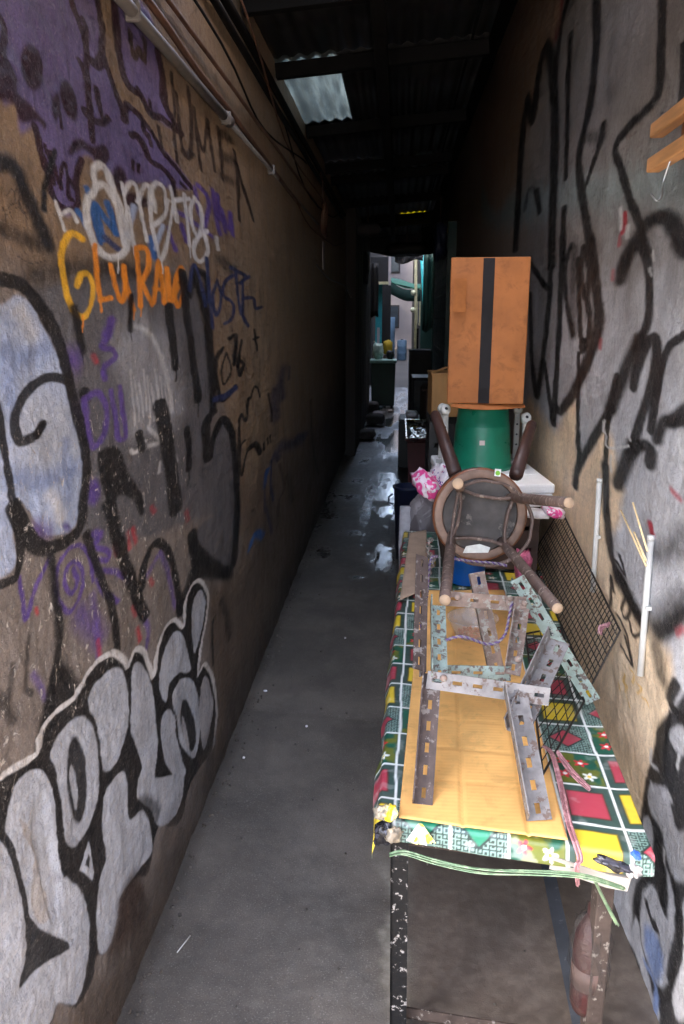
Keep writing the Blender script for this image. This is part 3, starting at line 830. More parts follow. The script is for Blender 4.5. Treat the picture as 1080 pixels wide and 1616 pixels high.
def corrugated(x0, x1, y0, y1, lift=0.0, pitch=.076, amp=.008):
    n = max(4, int((x1 - x0) / pitch * 8)); mb = MB(); k = n + 1
    for y in (y0, y1):
        for i in range(k):
            x = x0 + (x1 - x0) * i / n; mb.v.append((x, y, roof_z(x) + lift + amp * math.sin(2 * math.pi * x / pitch)))
    mb.f = [(i, i + 1, k + i + 1, k + i) for i in range(n)]
    return mb
roof = thing('tin_roof', 'dark corrugated tin roof spanning between the two walls', 'roof', (0, 0, 0))
bands = [3.3, 3.5, 4.38, 5.75, 7.15, 7.75, 9.4, 11.0, 11.75, 13.9]
def sheet(x0, x1, y0, y1, m, lift, nm='corrugated_sheet', label=None):
    o = corrugated(x0, x1, y0 - .03, y1 + .03, lift).build(nm, m, roof, True)
    if label: o['label'] = label
    s = o.modifiers.new('thickness', 'SOLIDIFY'); s.thickness = .0015
for i in range(len(bands) - 1):
    a, b_ = bands[i], bands[i + 1]; lf = .004 * (i % 2) + .03
    if a == 4.38:
        sheet(-.70, -.31, a, b_, fibre, lf + .004, 'skylight_sheet', 'pale translucent corrugated sheet letting daylight in'); sheet(-.33, .42, a, b_, tin, lf)
        sheet(-.80, -.685, a, b_, tin, lf + .002)
    elif a == 7.15:
        sheet(-.80, -.24, a, b_, tin, lf); sheet(-.25, -.05, a, b_, fibre2, lf + .003, 'skylight_sheet'); sheet(-.06, .12, a, b_, tin, lf); sheet(.11, .27, a, b_, fibre2, lf + .003, 'skylight_sheet'); sheet(.26, .42, a, b_, tin, lf)
    elif a == 11.0:
        sheet(-.80, .0, a, b_, tin, lf); sheet(-.01, .33, a, b_, fibre3, lf + .003, 'skylight_sheet', 'yellow translucent corrugated sheet near the far end'); sheet(.32, .42, a, b_, tin, lf)
    else:
        sheet(-.80, -.12, a, b_, tin, lf + .005); sheet(-.15, .42, a, b_, tin, lf)
for y in bands[1:-1]:
    MB().box((-.11, y, roof_z(-.11) - .022), (1.06, .05, .07), (0, -math.atan(.085), 0)).build('purlin', steel_dark, roof, bevel=.003)
MB().box((-.10, 7.1, roof_z(-.10) - .095), (.06, 13.6, .075)).build('ridge_beam', steel_dark, roof, bevel=.003)
MB().box((.50, 7.1, 3.42), (.34, 13.6, .012)).box((.335, 7.1, 3.19), (.012, 13.6, .45)).build('flashing', steel_dark, roof)
MB().box((.50, 13.02, 3.03), (.34, .02, .86)).build('end_board', steel_dark, roof)
MB().box((-.755, 7.1, 2.96), (.20, 13.6, .09)).build('wall_plate', steel_dark, roof)

cn = thing('shade_canopy', 'unseen tin canopy added over the alley mouth to shade the wall tops', 'canopy', (0, .40, 2.38))  # out of view; added to shade the wall tops but not the table
MB().box((0, .80, .10), (3.0, 1.66, .012), (.13, 0, 0)).build('sheet', tin, cn)
for x in (-1.2, -.4, .4, 1.2): MB().box((x, .80, .068), (.04, 1.64, .04), (.13, 0, 0)).build('rafter', steel_dark, cn)
# ------------------------------------------------------------------ far end beyond the roof
pale = mat('pale_plaster', (176, 168, 168), .8, var=.12, scale=2); dark_door = mat('dark_paint', (30, 30, 32), .6); teal = mat('teal_paint', (46, 158, 168), .5, wear=(170, 170, 150), wear_at=.66)
teal_hi = mat('bright_teal_plastic', (72, 200, 205), .35); shutter_g = mat('green_shutter', (22, 62, 58), .5, var=.3, scale=6); ochre = mat('cream_paint', (196, 190, 150), .6); grey_d = mat('grey_masonry', (70, 66, 66), .85)
fb = thing('building', 'pale pink plastered building closing the far end of the lane', 'building', (0, 42, 0))
MB().box((0, 3, 3.6), (14, 6, 7.2)).build('facade', pale, fb)
for x in (-3.0, -.35, 1.15, 3.2):
    for z in (1.6, 4.3, 6.4):
        w = MB().box((x, -.02, z), (.72, .06, 1.15)).build('window', grey_d, fb, bevel=.01); MB().box((0, -.04, 0), (.58, .02, 1.0)).build('pane', mat('dusk_glass', (60, 70, 80), .15), w).location = (x, -.03, z)
lb = thing('building', 'dark building on the left of the far lane', 'building', (-3.2, 27, 0))
MB().box((0, 1.2, 3.6), (5.0, 26.4, 7.2)).build('wall', mat('far_left_render', (84, 78, 76), .85, scale=3), lb)
dr = MB().box((2.51, -6.6, 1.1), (.06, 1.6, 2.2)).build('door', dark_door, lb); MB().tube([(2.56, -6.0, 1.0), (2.62, -6.0, 1.0), (2.62, -6.0, 1.15)], .012, 6).build('handle', ochre, dr)
rb = thing('building', 'dark green fronted building on the right of the far lane', 'building', (3.15, 27, 0))
MB().box((0, .4, 3.6), (5.0, 28.4, 7.2)).build('wall', mat('far_right_render', (86, 86, 84), .85, scale=3), rb)
for k in range(3):
    w = MB().box((-2.51, -5 + 3.6 * k, 1.9), (.06, .9, 1.1)).build('window', ochre, rb, bevel=.01); MB().box((-2.55, -5 + 3.6 * k, 1.9), (.02, .75, .95)).build('pane', MATS['dusk_glass'], w)
rs = thing('roller_shutter', 'dark green ribbed shutter standing along the right wall beyond the boxes', 'shutter', (.585, 9.6, 0))
for k in range(26):
    MB().box((0, 1.9, .06 + k * .1), (.05, 3.8, .096)).build('slat', shutter_g, rs, bevel=.008)
for y in (-.03, 3.83): MB().box((0, y, 1.33), (.10, .06, 2.7)).build('post', shutter_g, rs)
cb = thing('wooden_partition', 'dark timber boards boxing out the left wall near the far end', 'partition', (-.56, 9.5, 0))
board = mat('dark_boards', (44, 36, 32), .75, var=.35, scale=14, stretch=(1, 1, .15))
for k in range(14):
    MB().box((rng.uniform(-.006, .006), .16 + k * .325, 1.42), (.12, .318, 2.84)).build('board', board, cb, bevel=.004)
tp = thing('teal_post', 'teal painted post left of the bright gap at the far end', 'post', (-.40, 16.2, 0))
MB().box((0, 0, 1.15), (.13, .13, 2.3)).build('shaft', teal, tp, bevel=.008); MB().box((0, 0, .06), (.19, .19, .12)).build('foot', grey_d, tp, bevel=.01)
MB().box((.0, -.07, 1.25), (.05, .012, .34)).build('notice', pale, tp)
bm_ = thing('beam_canopy', 'dark timber canopy box with cream edge above the teal post', 'canopy', (-.52, 16.0, 2.25))
MB().box((0, 0, .25), (.62, .5, .46)).build('fascia_box', dark_door, bm_, bevel=.01); MB().box((0, -.27, 0), (.64, .05, .05)).build('edge_strip', ochre, bm_); MB().box((.33, -.22, .32), (.05, .10, .72)).build('side_strip', pale, bm_)
wp = thing('cream_pole', 'cream pole carrying two round lamps at the right of the gap', 'pole', (.335, 16.5, 0))
MB().tube([(0, 0, 0), (0, 0, 1.6), (-.03, 0, 3.1)], .03, 10).build('shaft', ochre, wp, True)
for z in (1.76, 2.09): MB().lathe([(0.001, -.055), (.04, -.04), (.056, 0), (.04, .04), (.001, .055)], 14).build('globe', mat('milk_glass', (226, 226, 190), .3), wp, True).location = (-.06, -.02, z)
MB().box((.02, .03, .7), (.09, .09, 1.4)).build('sleeve', steel_dark, wp)
tq = thing('teal_pipe', 'bright teal plastic pipe leaning beside the cream pole', 'pipe', (.50, 15.6, 1.4))
MB().tube([(0, 0, .0), (-.02, 0, .5), (-.085, 0, 1.5)], [.028, .045, .06], 10).build('tube', teal_hi, tq, True); MB().tube([(0, 0, -.02), (0, 0, .03)], .036, 10).build('cap', teal, tq, True)
tag(MB().box((0, 0, 0), (.10, .03, .75), (0, R(9), 0)).build('hanging_sign_board', ochre), 'short cream board hanging beside the teal pipe', 'board').location = (.56, 15.2, 2.62)
tag(MB().box((0, 0, 1.35), (.50, .35, 2.7)).build('dark_cabinet', shutter_g), 'tall dark cabinet right of the teal pipe at the far end', 'cabinet').location = (.665, 15.9, 0)
pn = thing('dark_panel', 'tall dark panel between the teal post and the bright gap', 'panel', (-.27, 17.3, 0))  # flat dark panel; the low part is a crate at its foot
MB().box((0, 0, 1.62), (.19, .06, 1.5)).build('leaf', dark_door, pn, bevel=.006); MB().box((-.085, .02, 1.2), (.03, .05, 2.4)).build('jamb', board, pn); MB().box((.02, -.04, .42), (.13, .10, .84)).build('low_crate', board, pn, bevel=.006)
aw = thing('green_awning', 'green cloth awning sloping across the far lane', 'awning', (.05, 19.0, 2.36))
mb = MB(); n = 10
for i in range(n + 1):
    t = i / n
    for j in range(5): mb.v.append((-.42 + t * .95, j * .22, .08 + .16 * j / 4 - .22 * t + .02 * math.sin(t * 9 + j) - .05 * math.sin(math.pi * t)))
mb.f = [(i * 5 + j, i * 5 + j + 1, i * 5 + j + 6, i * 5 + j + 5) for i in range(n) for j in range(4)]
cl = mb.build('cloth', mat('green_cloth', (30, 112, 84), .7), aw, True); cl.modifiers.new('t', 'SOLIDIFY').thickness = .01
mb = MB()
for i in range(n + 1):
    t = i / n
    for j in range(3): mb.v.append((-.42 + t * .95, -.012 + .01 * math.sin(t * 20), .075 - .22 * t - .05 * math.sin(math.pi * t) + .02 * math.sin(t * 9) - j * .13 - .02 * t))
mb.f = [(i * 3 + j, i * 3 + j + 1, i * 3 + j + 4, i * 3 + j + 3) for i in range(n) for j in range(2)]
mb.build('valance', mat('dark_green_cloth', (16, 52, 44), .8), aw, True).modifiers.new('t', 'SOLIDIFY').thickness = .008
MB().tube([(-.45, .05, .06), (.55, .05, -.17)], .015, 6).build('bar', steel_dark, aw); MB().tube([(-.4, .1, .0), (.2, .9, -.34)], .012, 6).build('stay', steel_dark, aw)
tarp = thing('dark_tarp', 'dark tarpaulin sagging across the end of the tin roof', 'tarpaulin', (0, 13.9, 2.9))
mb = MB(); n = 16
for i in range(n + 1):
    t = i / n; x = -.70 + t * 1.42
    for j in range(4): mb.v.append((x, -.05 + .03 * math.sin(7 * t + j), .40 * (j == 0) + .06 - j * (.085 + .03 * math.sin(math.pi * t) + .012 * t) + .01 * math.sin(11 * t)))
mb.f = [(i * 4 + j, i * 4 + j + 1, i * 4 + j + 5, i * 4 + j + 4) for i in range(n) for j in range(3)]
mb.build('sheet', mat('black_tarp', (24, 26, 26), .6), tarp, True).modifiers.new('t', 'SOLIDIFY').thickness = .006
for x in (-.5, .45): MB().tube([(x, -.05, .0), (x, -.02, .10)], .006, 5).build('tie', ochre, tarp)

# ------------------------------------------------------------------ the table by the right wall
from mathutils import noise as mnoise
TFL, TFR, TBL, TBR = (np.array(p) for p in ((-.022, 1.478), (.493, 1.398), (.049, 3.80), (.605, 3.76)))
TZ = .620
def T(s, t):
    """point on the table: s metres from the left edge, t metres from the front edge"""
    s = np.asarray(s, float) / .52; t = np.asarray(t, float) / 2.33
    return (1 - s)[..., None] * ((1 - t)[..., None] * TFL + t[..., None] * TBL) + s[..., None] * ((1 - t)[..., None] * TFR + t[..., None] * TBR)
black_iron = mat('black_painted_iron', (16, 16, 17), .6, spec=.25, wear=(140, 136, 132), wear_at=.575, scale=46, bump_s=.4)
rust_iron = mat('rusty_iron', (62, 53, 48), .85, var=.4, spec=.2, wear=(112, 106, 100), wear_at=.57, scale=36, bump_s=.5)
blue_iron = mat('blue_grey_bar', (56, 60, 66), .6, wear=(88, 92, 96), wear_at=.6, scale=20)
grey_wood = mat('weathered_wood', (150, 146, 138), .85, var=.3, scale=30, stretch=(.12, 1, 1))
tb = thing('market_table', 'low iron framed table pushed against the right wall', 'table', (0, 0, 0))
q = [(*TFL, .588), (*TFR, .588), (*TBR, .588), (*TBL, .588)]
ins = lambda p: (p[0], p[1], p[2] + .024)
MB().add(q + [ins(p) for p in q], [(3, 2, 1, 0), (4, 5, 6, 7), (0, 1, 5, 4), (1, 2, 6, 5), (2, 3, 7, 6), (3, 0, 4, 7)]).build('tabletop', mat('plywood', (128, 104, 78), .8), tb)
def angle_iron(p0, p1, a, b, w, t, m, nm, parent):
    p0, p1, a, b = map(Vector, (p0, p1, a, b)); mb = MB()
    for e, n in ((a, b), (b, a)):
        k = [p0, p0 + e * w, p0 + e * w + n * t, p0 + n * t, p1, p1 + e * w, p1 + e * w + n * t, p1 + n * t]
        mb.add(k, [(0, 1, 2, 3), (7, 6, 5, 4), (0, 4, 5, 1), (1, 5, 6, 2), (2, 6, 7, 3), (3, 7, 4, 0)])
    return mb.build(nm, m, parent)
def T3(s, t, z): p = T(s, t); return (float(p[0]), float(p[1]), z)
angle_iron(T3(.028, .028, .0), T3(.022, .012, .588), (1, -.1, 0), (0, 1, 0), .038, .005, black_iron, 'leg', tb)
MB().box((0, 0, .295), (.036, .036, .588), (0, 0, .1)).build('leg', rust_iron, tb, bevel=.003).location = T3(.468, .05, 0)
for s_, t_ in ((.03, 2.26), (.49, 2.26)): angle_iron(T3(s_, t_, 0), T3(s_, t_, .588), (1, 0, 0), (0, -1, 0), .030, .004, black_iron, 'leg', tb)
MB().flat([T3(.05, .03, .566), T3(.48, .03, .566)], .005, .04, (0, 0, 1)).flat([T3(.02, .05, .566), T3(.02, 2.25, .566)], .005, .04, (0, 0, 1)).flat([T3(.50, .06, .566), T3(.50, 2.25, .566)], .005, .04, (0, 0, 1)).build('apron', rust_iron, tb)
angle_iron(T3(.055, .062, .055), T3(.455, .075, .055), (0, 0, 1), (0, 1, 0), .030, .004, rust_iron, 'foot_rail', tb)
MB().flat([T3(.462, .10, .075), T3(.452, 1.2, .10)], .036, .006, (-.25, 0, 1)).build('side_rail', blue_iron, tb)
MB().flat([T3(.35, -.006, .583), T3(.46, -.010, .562), T3(.50, -.004, .556)], .016, .030, (0, 0, 1)).build('splint', grey_wood, tb)

# oilcloth: one sheet draped over the front and left edges
def cloth_mesh():
    ns, ntt = 210, 800
    sa = np.linspace(-.055, .545, ns); ta = np.linspace(-.046, 2.33, ntt)
    S_, T_ = np.meshgrid(sa, ta)
    Sw = S_ + .012 * (fbm(S_, T_, 5, 3) - .5); Tw = T_ + .018 * (fbm(S_ + 7, T_, 4, 3) - .5)
    lo = np.maximum(0, -S_); fo = np.maximum(0, -T_); ro = np.maximum(0, S_ - .52)
    P = T(np.clip(S_, 0, .52), np.maximum(T_, 0))
    r = .012
    drop = np.where(lo > r, lo - r * .43, .57 * lo ** 2 / r) + np.where(fo > r, fo - r * .43, .57 * fo ** 2 / r)
    out_l = np.minimum(lo, r) * .6 + .02 * sstep(.01, .05, lo) * (fbm(T_, S_ * 0, 9, 3)); out_f = np.minimum(fo, r) * .6 + .014 * sstep(.01, .06, fo) * fbm(S_, T_ * 0 + 4, 9, 3)
    Z_ = TZ - drop + .005 * (fbm(S_, T_, 9, 3) - .3) * (1 - sstep(0, .02, lo + fo)) + .02 * ro
    Pos = np.stack([P[..., 0] - out_l + np.minimum(ro, .03), P[..., 1] - out_f, Z_], -1)
    # printed pattern
    cw, ch = .118, .140
    ci = np.floor((Sw - .03) / cw).astype(int); cj = np.floor((Tw + .065) / ch).astype(int)
    u = (Sw - .03) / cw - ci; v = (Tw + .065) / ch - cj
    kind = (cj + np.array([0, 3, 3, 2, 0, 3, 2])[np.clip(ci + 1, 0, 6)]) % 4
    c3 = lambda *c: np.array(lin(c))
    base = c3(52, 76, 70); dk = c3(22, 46, 42); wh = c3(226, 232, 228); red = c3(170, 62, 78); yel = c3(214, 188, 54); ol = c3(96, 104, 36); rd2 = c3(200, 36, 52)
    col = np.zeros(u.shape + (3,)); col[:] = base
    def put(m, c, a=1.0):
        m = (m * a)[..., None]; col[:] = col * (1 - m) + c * m
    du, dv = np.abs(u - .5), np.abs(v - .5)
    hole = lambda a, b: sstep(.02, -.02, np.maximum(du - a, dv - b))
    chk = ((np.floor((Sw + Tw) / .0048) + np.floor((Sw - Tw) / .0048)) % 2)
    k3 = (kind == 3) * 1.0; k0 = (kind == 0) * 1.0; k1 = (kind == 1) * 1.0; k2 = (kind == 2) * 1.0
    put(k3, dk); put(k3 * chk, c3(124, 154, 145)); dia = sstep(.33, .30, du * 1.0 + dv * 1.1); put(k3 * sstep(.39, .36, du + dv * 1.1), dk); put(k3 * dia, np.where(((ci == 1) | (ci == 0))[..., None], c3(30, 120, 92), red))
    put(k0 * hole(.37, .36), c3(70, 60, 20)); put(k0 * hole(.345, .335), yel); put(k1 * hole(.35, .335), c3(80, 40, 30)); put(k1 * hole(.325, .31), red)
    put(k2 * hole(.46, .46), c3(22, 84, 66)); put(k2 * hole(.46, .46) * sstep(.48, .60, fbm(Sw, Tw, 22, 3)), ol)
    for cx, cy, cc in ((.30, .70, rd2), (.62, .66, rd2), (.26, .30, rd2), (.70, .26, wh)):
        rr = np.hypot((u - cx) * cw, (v - cy) * ch); an = np.arctan2(v - cy, u - cx); pet = .017 * (.72 + .28 * np.cos(5 * an))
        put(k2 * sstep(.002, -.002, rr - pet), cc); put(k2 * sstep(.001, -.001, rr - .005), wh if cc is rd2 else yel)
    ln = np.maximum(sstep(.030, .020, np.minimum(u, 1 - u)), sstep(.030, .018, np.minimum(v, 1 - v))); put(ln, wh)
    wearm = sstep(.62, .72, fbm(Sw, Tw, 26, 4)) * sstep(-.01, .0, lo + fo - .004); put(wearm, wh, .2)
    return grid_mesh('oilcloth', Pos, {'paint': np.concatenate([col, np.ones(u.shape + (1,))], -1)})
m, nt, b = new_mat('oilcloth'); at = N(nt, 'ShaderNodeAttribute', attribute_name='paint'); v = coords(nt)
n1 = noise(nt, v, 14, 5); n2 = noise(nt, v, 70, 4)
nt.links.new(mixc(nt, math_n(nt, 'MULTIPLY', ramp(nt, n1, .5, .75), .3), at.outputs['Color'], lin((96, 90, 78))), b.inputs['Base Color'])
nt.links.new(ramp(nt, n1, .3, .7, .34, .55), b.inputs['Roughness']); bump(nt, b, math_n(nt, 'ADD', n1, math_n(nt, 'MULTIPLY', n2, .3)), .25, .006)
o = link('oilcloth', cloth_mesh(), m); sd = o.modifiers.new('t', 'SOLIDIFY'); sd.thickness = .0012; sd.offset = 1
tag(o, 'green plaid oilcloth printed with red and yellow squares covering the table', 'tablecloth')

def card_material(name, col, axis, rib=150, stain=.35):
    m, nt, b = new_mat(name); v = coords(nt); w = N(nt, 'ShaderNodeTexWave'); w.bands_direction = axis; w.inputs['Scale'].default_value = rib / 6.28; w.inputs['Distortion'].default_value = 1.2; w.inputs['Detail'].default_value = 2; w.inputs['Detail Scale'].default_value = .6
    nt.links.new(v, w.inputs[0]); n1 = noise(nt, v, 7, 5); n2 = noise(nt, v, 60, 4); c = lin(col)
    o_ = mixc(nt, ramp(nt, n1, .3, .7), tuple(x * .84 for x in c), tuple(min(1, x * 1.1) for x in c)); o_ = mixc(nt, math_n(nt, 'MULTIPLY', w.outputs['Fac'], .06), o_, tuple(min(1, x * 1.35) for x in c))
    o_ = mixc(nt, math_n(nt, 'MULTIPLY', ramp(nt, n2, .62, .75), .35), o_, tuple(x * .6 for x in c))
    o_ = mixc(nt, math_n(nt, 'MULTIPLY', ramp(nt, noise(nt, v, 13, 8, .70, .8), .50, .66), stain), o_, tuple(x * .55 for x in c))
    nt.links.new(o_, b.inputs['Base Color']); b.inputs['Roughness'].default_value = .7
    bump(nt, b, math_n(nt, 'ADD', math_n(nt, 'MULTIPLY', w.outputs['Fac'], .18), math_n(nt, 'MULTIPLY', n1, .7)), .18, .004)
    return m
def sheet_on_table(name, pts, z, m, label, cat, nu=60, nv=180, thick=.003, folds=()):
    A, B, Cc, D = (np.array(p) for p in pts)          # front-left, front-right, back-right, back-left (x, y)
    uu, vv = np.meshgrid(np.linspace(0, 1, nu), np.linspace(0, 1, nv))
    P = ((1 - uu) * (1 - vv))[..., None] * A + (uu * (1 - vv))[..., None] * B + (uu * vv)[..., None] * Cc + ((1 - uu) * vv)[..., None] * D
    h = z + .005 * fbm(P[..., 0], P[..., 1], 4, 3) + .002 * fbm(P[..., 0], P[..., 1], 16, 2)
    for kind, at_, d in folds: h = h - d * sstep(.014 if kind == 'u' else .006, .0, np.abs((uu if kind == 'u' else vv + .012 * (fbm(uu, vv, 5, 2) - .5)) - at_))
    o = link(name, grid_mesh(name, np.concatenate([P, h[..., None]], -1), {}), m); s = o.modifiers.new('t', 'SOLIDIFY'); s.thickness = thick; s.offset = 1
    return tag(o, label, cat)
sheet_on_table('cardboard_sheet', [(0.017, 1.473, 0.627)[:2], (0.355, 1.423, 0.627)[:2], (.42, 2.93), (0.102, 2.905, 0.627)[:2]], .6225, card_material('orange_cardboard', (234, 180, 106), 'Y'), 'long orange-tan corrugated cardboard sheet lying on the oilcloth', 'cardboard', folds=(('u', .39, .004), ('u', .78, .004), ('v', .47, .003), ('v', .30, .0016), ('v', .205, .002), ('v', .11, .0012), ('v', .62, .002)))
sheet_on_table('cardboard_strip', [(.020, 2.765), (.125, 2.90), (.150, 3.75), (.068, 3.70)], .633, card_material('grey_cardboard', (178, 154, 132), 'X'), 'grey-brown cardboard strip at the back left of the table', 'cardboard', 10, 40, folds=(('v', .62, .002),))

# ------------------------------------------------------------------ slotted-angle stand
mint = mat('mint_chipped_paint', (134, 150, 142), .65, wear=(92, 80, 74), wear_at=.52, scale=46, bump_s=.6); galv = mat('dull_galvanised', (118, 116, 116), .55, .15, var=.4, wear=(92, 78, 72), wear_at=.54, scale=34, bump_s=.4); rust_s = mat('rust_and_primer', (128, 110, 100), .75, .1, var=.4, wear=(146, 144, 136), wear_at=.54, scale=44, bump_s=.5); brown_s = mat('brown_oxide_steel', (76, 64, 60), .7, .1, var=.4, wear=(128, 122, 118), wear_at=.56, scale=40)
def slotted(p0, p1, a, m, parent, w=.036, flip=1, nm='member', w2=None):
    w *= 1.12
    """L profile of two slotted flanges from p0 to p1; a: direction of the first flange"""
    p0, p1 = Vector(p0), Vector(p1); d = (p1 - p0); L = d.length; d.normalize()
    a = Vector(a); a = (a - d * a.dot(d)).normalized(); b = d.cross(a) * flip
    n = max(1, int(L / .044)); pitch = L / n; mb = MB()
    for e, ww in ((a, w), (b, w2 or w)):
        vs = [0.0]
        for i in range(n): c = (i + .5) * pitch; vs += [c - .011, c + .011]
        vs.append(L); us = [0, ww * .40, ww * .61, ww]; k = len(mb.v); off = .0004 if e is b else 0
        for y in vs:
            for x in us: mb.v.append(tuple(p0 + d * y + e * (x + off)))
        for j in range(len(vs) - 1):
            for i in range(3):
                if i == 1 and j % 2 == 1: continue
                mb.f.append((k + j * 4 + i, k + j * 4 + i + 1, k + j * 4 + i + 5, k + j * 4 + i + 4))
    o = mb.build(nm, m, parent); s = o.modifiers.new('t', 'SOLIDIFY'); s.thickness = .0028; s.offset = 0
    return o
def bolt(p, n, parent):
    M = Vector(n).to_track_quat('Z', 'Y').to_matrix().to_4x4(); MB().lathe([(.0085, 0), (.0085, .003), (.006, .005), (.001, .006)], 10).build('bolt', rust_s, parent, True, M=Matrix.Translation(p) @ M)
st = thing('slotted_angle_stand', 'chipped mint and rusty slotted angle iron stand standing on the cardboard', 'stand', (0, 0, 0))
VA = Vector
FL0, FL1 = VA((0.047, 1.522, 0.630)), VA((0.096, 1.970, 1.004))
FR0, FR1 = VA((0.283, 1.476, 0.630)), VA((0.255, 1.700, 0.813))
slotted(FL0, VA((0.070, 1.730, 0.837)), (1, 0, 0), brown_s, st, .038, -1, 'leg')
slotted(VA((0.089, 1.710, 0.827)), VA((0.094, 1.950, 0.924)), (1, .1, 0), mint, st, .034, -1, 'post')
slotted(VA((0.077, 1.745, 0.834)), VA((0.086, 2.000, 1.037)), (-.25, 1, 0), brown_s, st, .030, 1, 'post')
slotted(FR0, FR1, (1, -.1, 0), galv, st, .046, -1, 'leg')
slotted(VA((0.522, 2.001, 0.632)), VA((0.311, 2.060, 0.956)), (.55, -.1, .5), mint, st, .036, 1, 'leg')
slotted(VA((0.260, 1.660, 0.736)), VA((0.384, 1.860, 0.878)), (1, 0, .25), galv, st, .044, -1, 'brace')
slotted(VA((0.076, 1.700, 0.814)), VA((0.355, 1.688, 0.786)), (0, .25, 1), galv, st, .036, -1, 'rail')
slotted(VA((0.130, 2.000, 0.906)), VA((0.342, 2.000, 0.894)), (0, .0, 1), rust_s, st, .036, -1, 'rail')
slotted(VA((0.126, 1.790, 0.794)), VA((0.283, 1.790, 0.796)), (0, .1, 1), mint, st, .032, -1, 'rail')
slotted(VA((0.265, 1.780, 0.820)), VA((0.313, 1.985, 0.912)), (1, 0, 0), rust_s, st, .034, -1, 'post')
slotted(VA((0.268, 2.040, 0.686)), VA((0.210, 2.140, 0.950)), (1, 0, 0), rust_s, st, .036, 1, 'leg')
MB().add([(0.289, 1.985, 0.934), (0.344, 1.985, 0.930), (0.339, 1.965, 0.860), (0.312, 1.970, 0.887), (0.292, 1.975, 0.908)], [(0, 1, 2, 3, 4)]).build('gusset', rust_s, st).modifiers.new('t', 'SOLIDIFY').thickness = .004
for p in ((0.165, 1.990, 0.934), (0.300, 1.985, 0.936), (0.337, 1.980, 0.925), (0.299, 1.800, 0.848), (0.116, 1.700, 0.840)): bolt(p, (0, -1, .3), st)

# ------------------------------------------------------------------ round wooden stools, seat against seat
stool_wood = mat('dark_stool_wood', (98, 80, 72), .6, var=.35, scale=40, stretch=(1, 1, .2), wear=(152, 136, 124), wear_at=.56); seat_under = mat('raw_seat_underside', (140, 116, 102), .8, var=.4, scale=18); rim_wood = mat('varnished_rim', (126, 76, 48), .38, var=.3, scale=16, coat=.3); panel_m = mat('dusty_black_panel', (78, 74, 72), .75, var=.55, scale=14, wear=(120, 114, 108), wear_at=.58); tip_m = mat('cut_wood_tip', (176, 150, 124), .8, var=.15, scale=60); dk_wood = mat('dark_stained_wood', (62, 42, 38), .45, var=.3, scale=30, stretch=(1, 1, .2))
def frame_from(S_, F_):
    z = (F_ - S_).normalized(); x = Vector((0, 0, 1)).cross(z).normalized(); y = z.cross(x)
    M = Matrix.Identity(4)
    for i, c in enumerate((x, y, z)):
        for r in range(3): M[r][i] = c[r]
    M.translation = S_
    return M
def hoop(p, q, out, nm, m, parent, w=.014, h=.008, k=.03):
    p, q = Vector(p), Vector(q); mid = (p + q) / 2 + out * k
    MB().flat(cr([p, p.lerp(mid, .55) + out * k * .35, mid, q.lerp(mid, .55) + out * k * .35, q], 6), h, w, out.cross(q - p)).build(nm, m, parent, True)
S1 = VA((0.281, 2.620, 1.001)); tips = [VA((0.169, 2.160, 1.202)), VA((0.472, 2.160, 1.153)), VA((0.431, 2.020, 0.898)), VA((0.130, 1.955, 0.937))]
F1 = sum(tips, VA()) / 4; M1 = frame_from(S1, F1); ax = (F1 - S1).normalized()
s1 = thing('round_stool', 'round wooden stool tipped over, underside and four cut legs facing the alley mouth', 'stool', (0, 0, 0))
MB().lathe([(.001, -.026), (.120, -.026), (.148, -.022), (.158, -.008), (.158, .004), (.152, .009)], 48).build('seat', rim_wood, s1, True, M=M1)
MB().lathe([(.153, .0085), (.150, .013), (.128, .014), (.126, .010), (.1258, .0085)], 48).build('underside_ring', seat_under, s1, True, M=M1)
MB().lathe([(.1255, .009), (.120, .0105), (.001, .0115)], 40).build('underside_panel', panel_m, s1, True, M=M1)
bases = []
for tp_ in tips:
    r_ = tp_ - F1; r_ = r_ - ax * r_.dot(ax); base = S1 + ax * .010 + r_.normalized() * .112; bases.append(base)
    MB().tube([base, base.lerp(tp_, .25), base.lerp(tp_, .6), tp_], [.0135, .0165, .0165, .0155], 14).build('leg', stool_wood, s1, True)
    dd = (tp_ - base).normalized(); MB().tube([tp_ + dd * .0002, tp_ + dd * .002], [.0152, .0146], 14).build('leg_tip', tip_m, s1, True)
for i in range(4):
    j = (i + 1) % 4; f = .30; p, q_ = bases[i].lerp(tips[i], f), bases[j].lerp(tips[j], f); c_ = S1 + ax * .13
    o_ = ((p + q_) / 2 - c_); o_ = (o_ - ax * o_.dot(ax)).normalized(); hoop(p, q_, o_, 'hoop', stool_wood, s1, .016, .008, .004 if i == 3 else .035)
    p, q_ = bases[i].lerp(tips[i], .10), bases[j].lerp(tips[j], .10); hoop(p, q_, o_, 'apron', stool_wood, s1, .020, .009, -.012)
tagp = M1 @ Vector((0, 0, 0)); lp = VA((0.332, 2.600, 1.149))
MB().box((0, 0, 0), (.020, .003, .024)).build('sticker', mat('white_sticker', (226, 230, 224), .5), s1, M=Matrix.Translation(lp) @ Euler((-.25, .1, 0)).to_matrix().to_4x4())
MB().lathe([(.008, 0), (.001, .0006)], 14).build('sticker_dot', mat('lime_print', (122, 190, 40), .5), s1, M=Matrix.Translation(lp + VA((0, -.0022, -.001))) @ Euler((R(90) - .25, .1, 0)).to_matrix().to_4x4())
MB().add([M1 @ Vector(p) for p in ((-.055, -.128, .018), (.030, -.126, .018), (.036, -.108, .020), (.0, -.096, .021), (-.045, -.104, .020))], [(0, 1, 2, 3, 4)]).build('white_tag', MATS['white_sticker'], s1).modifiers.new('t', 'SOLIDIFY').thickness = .001
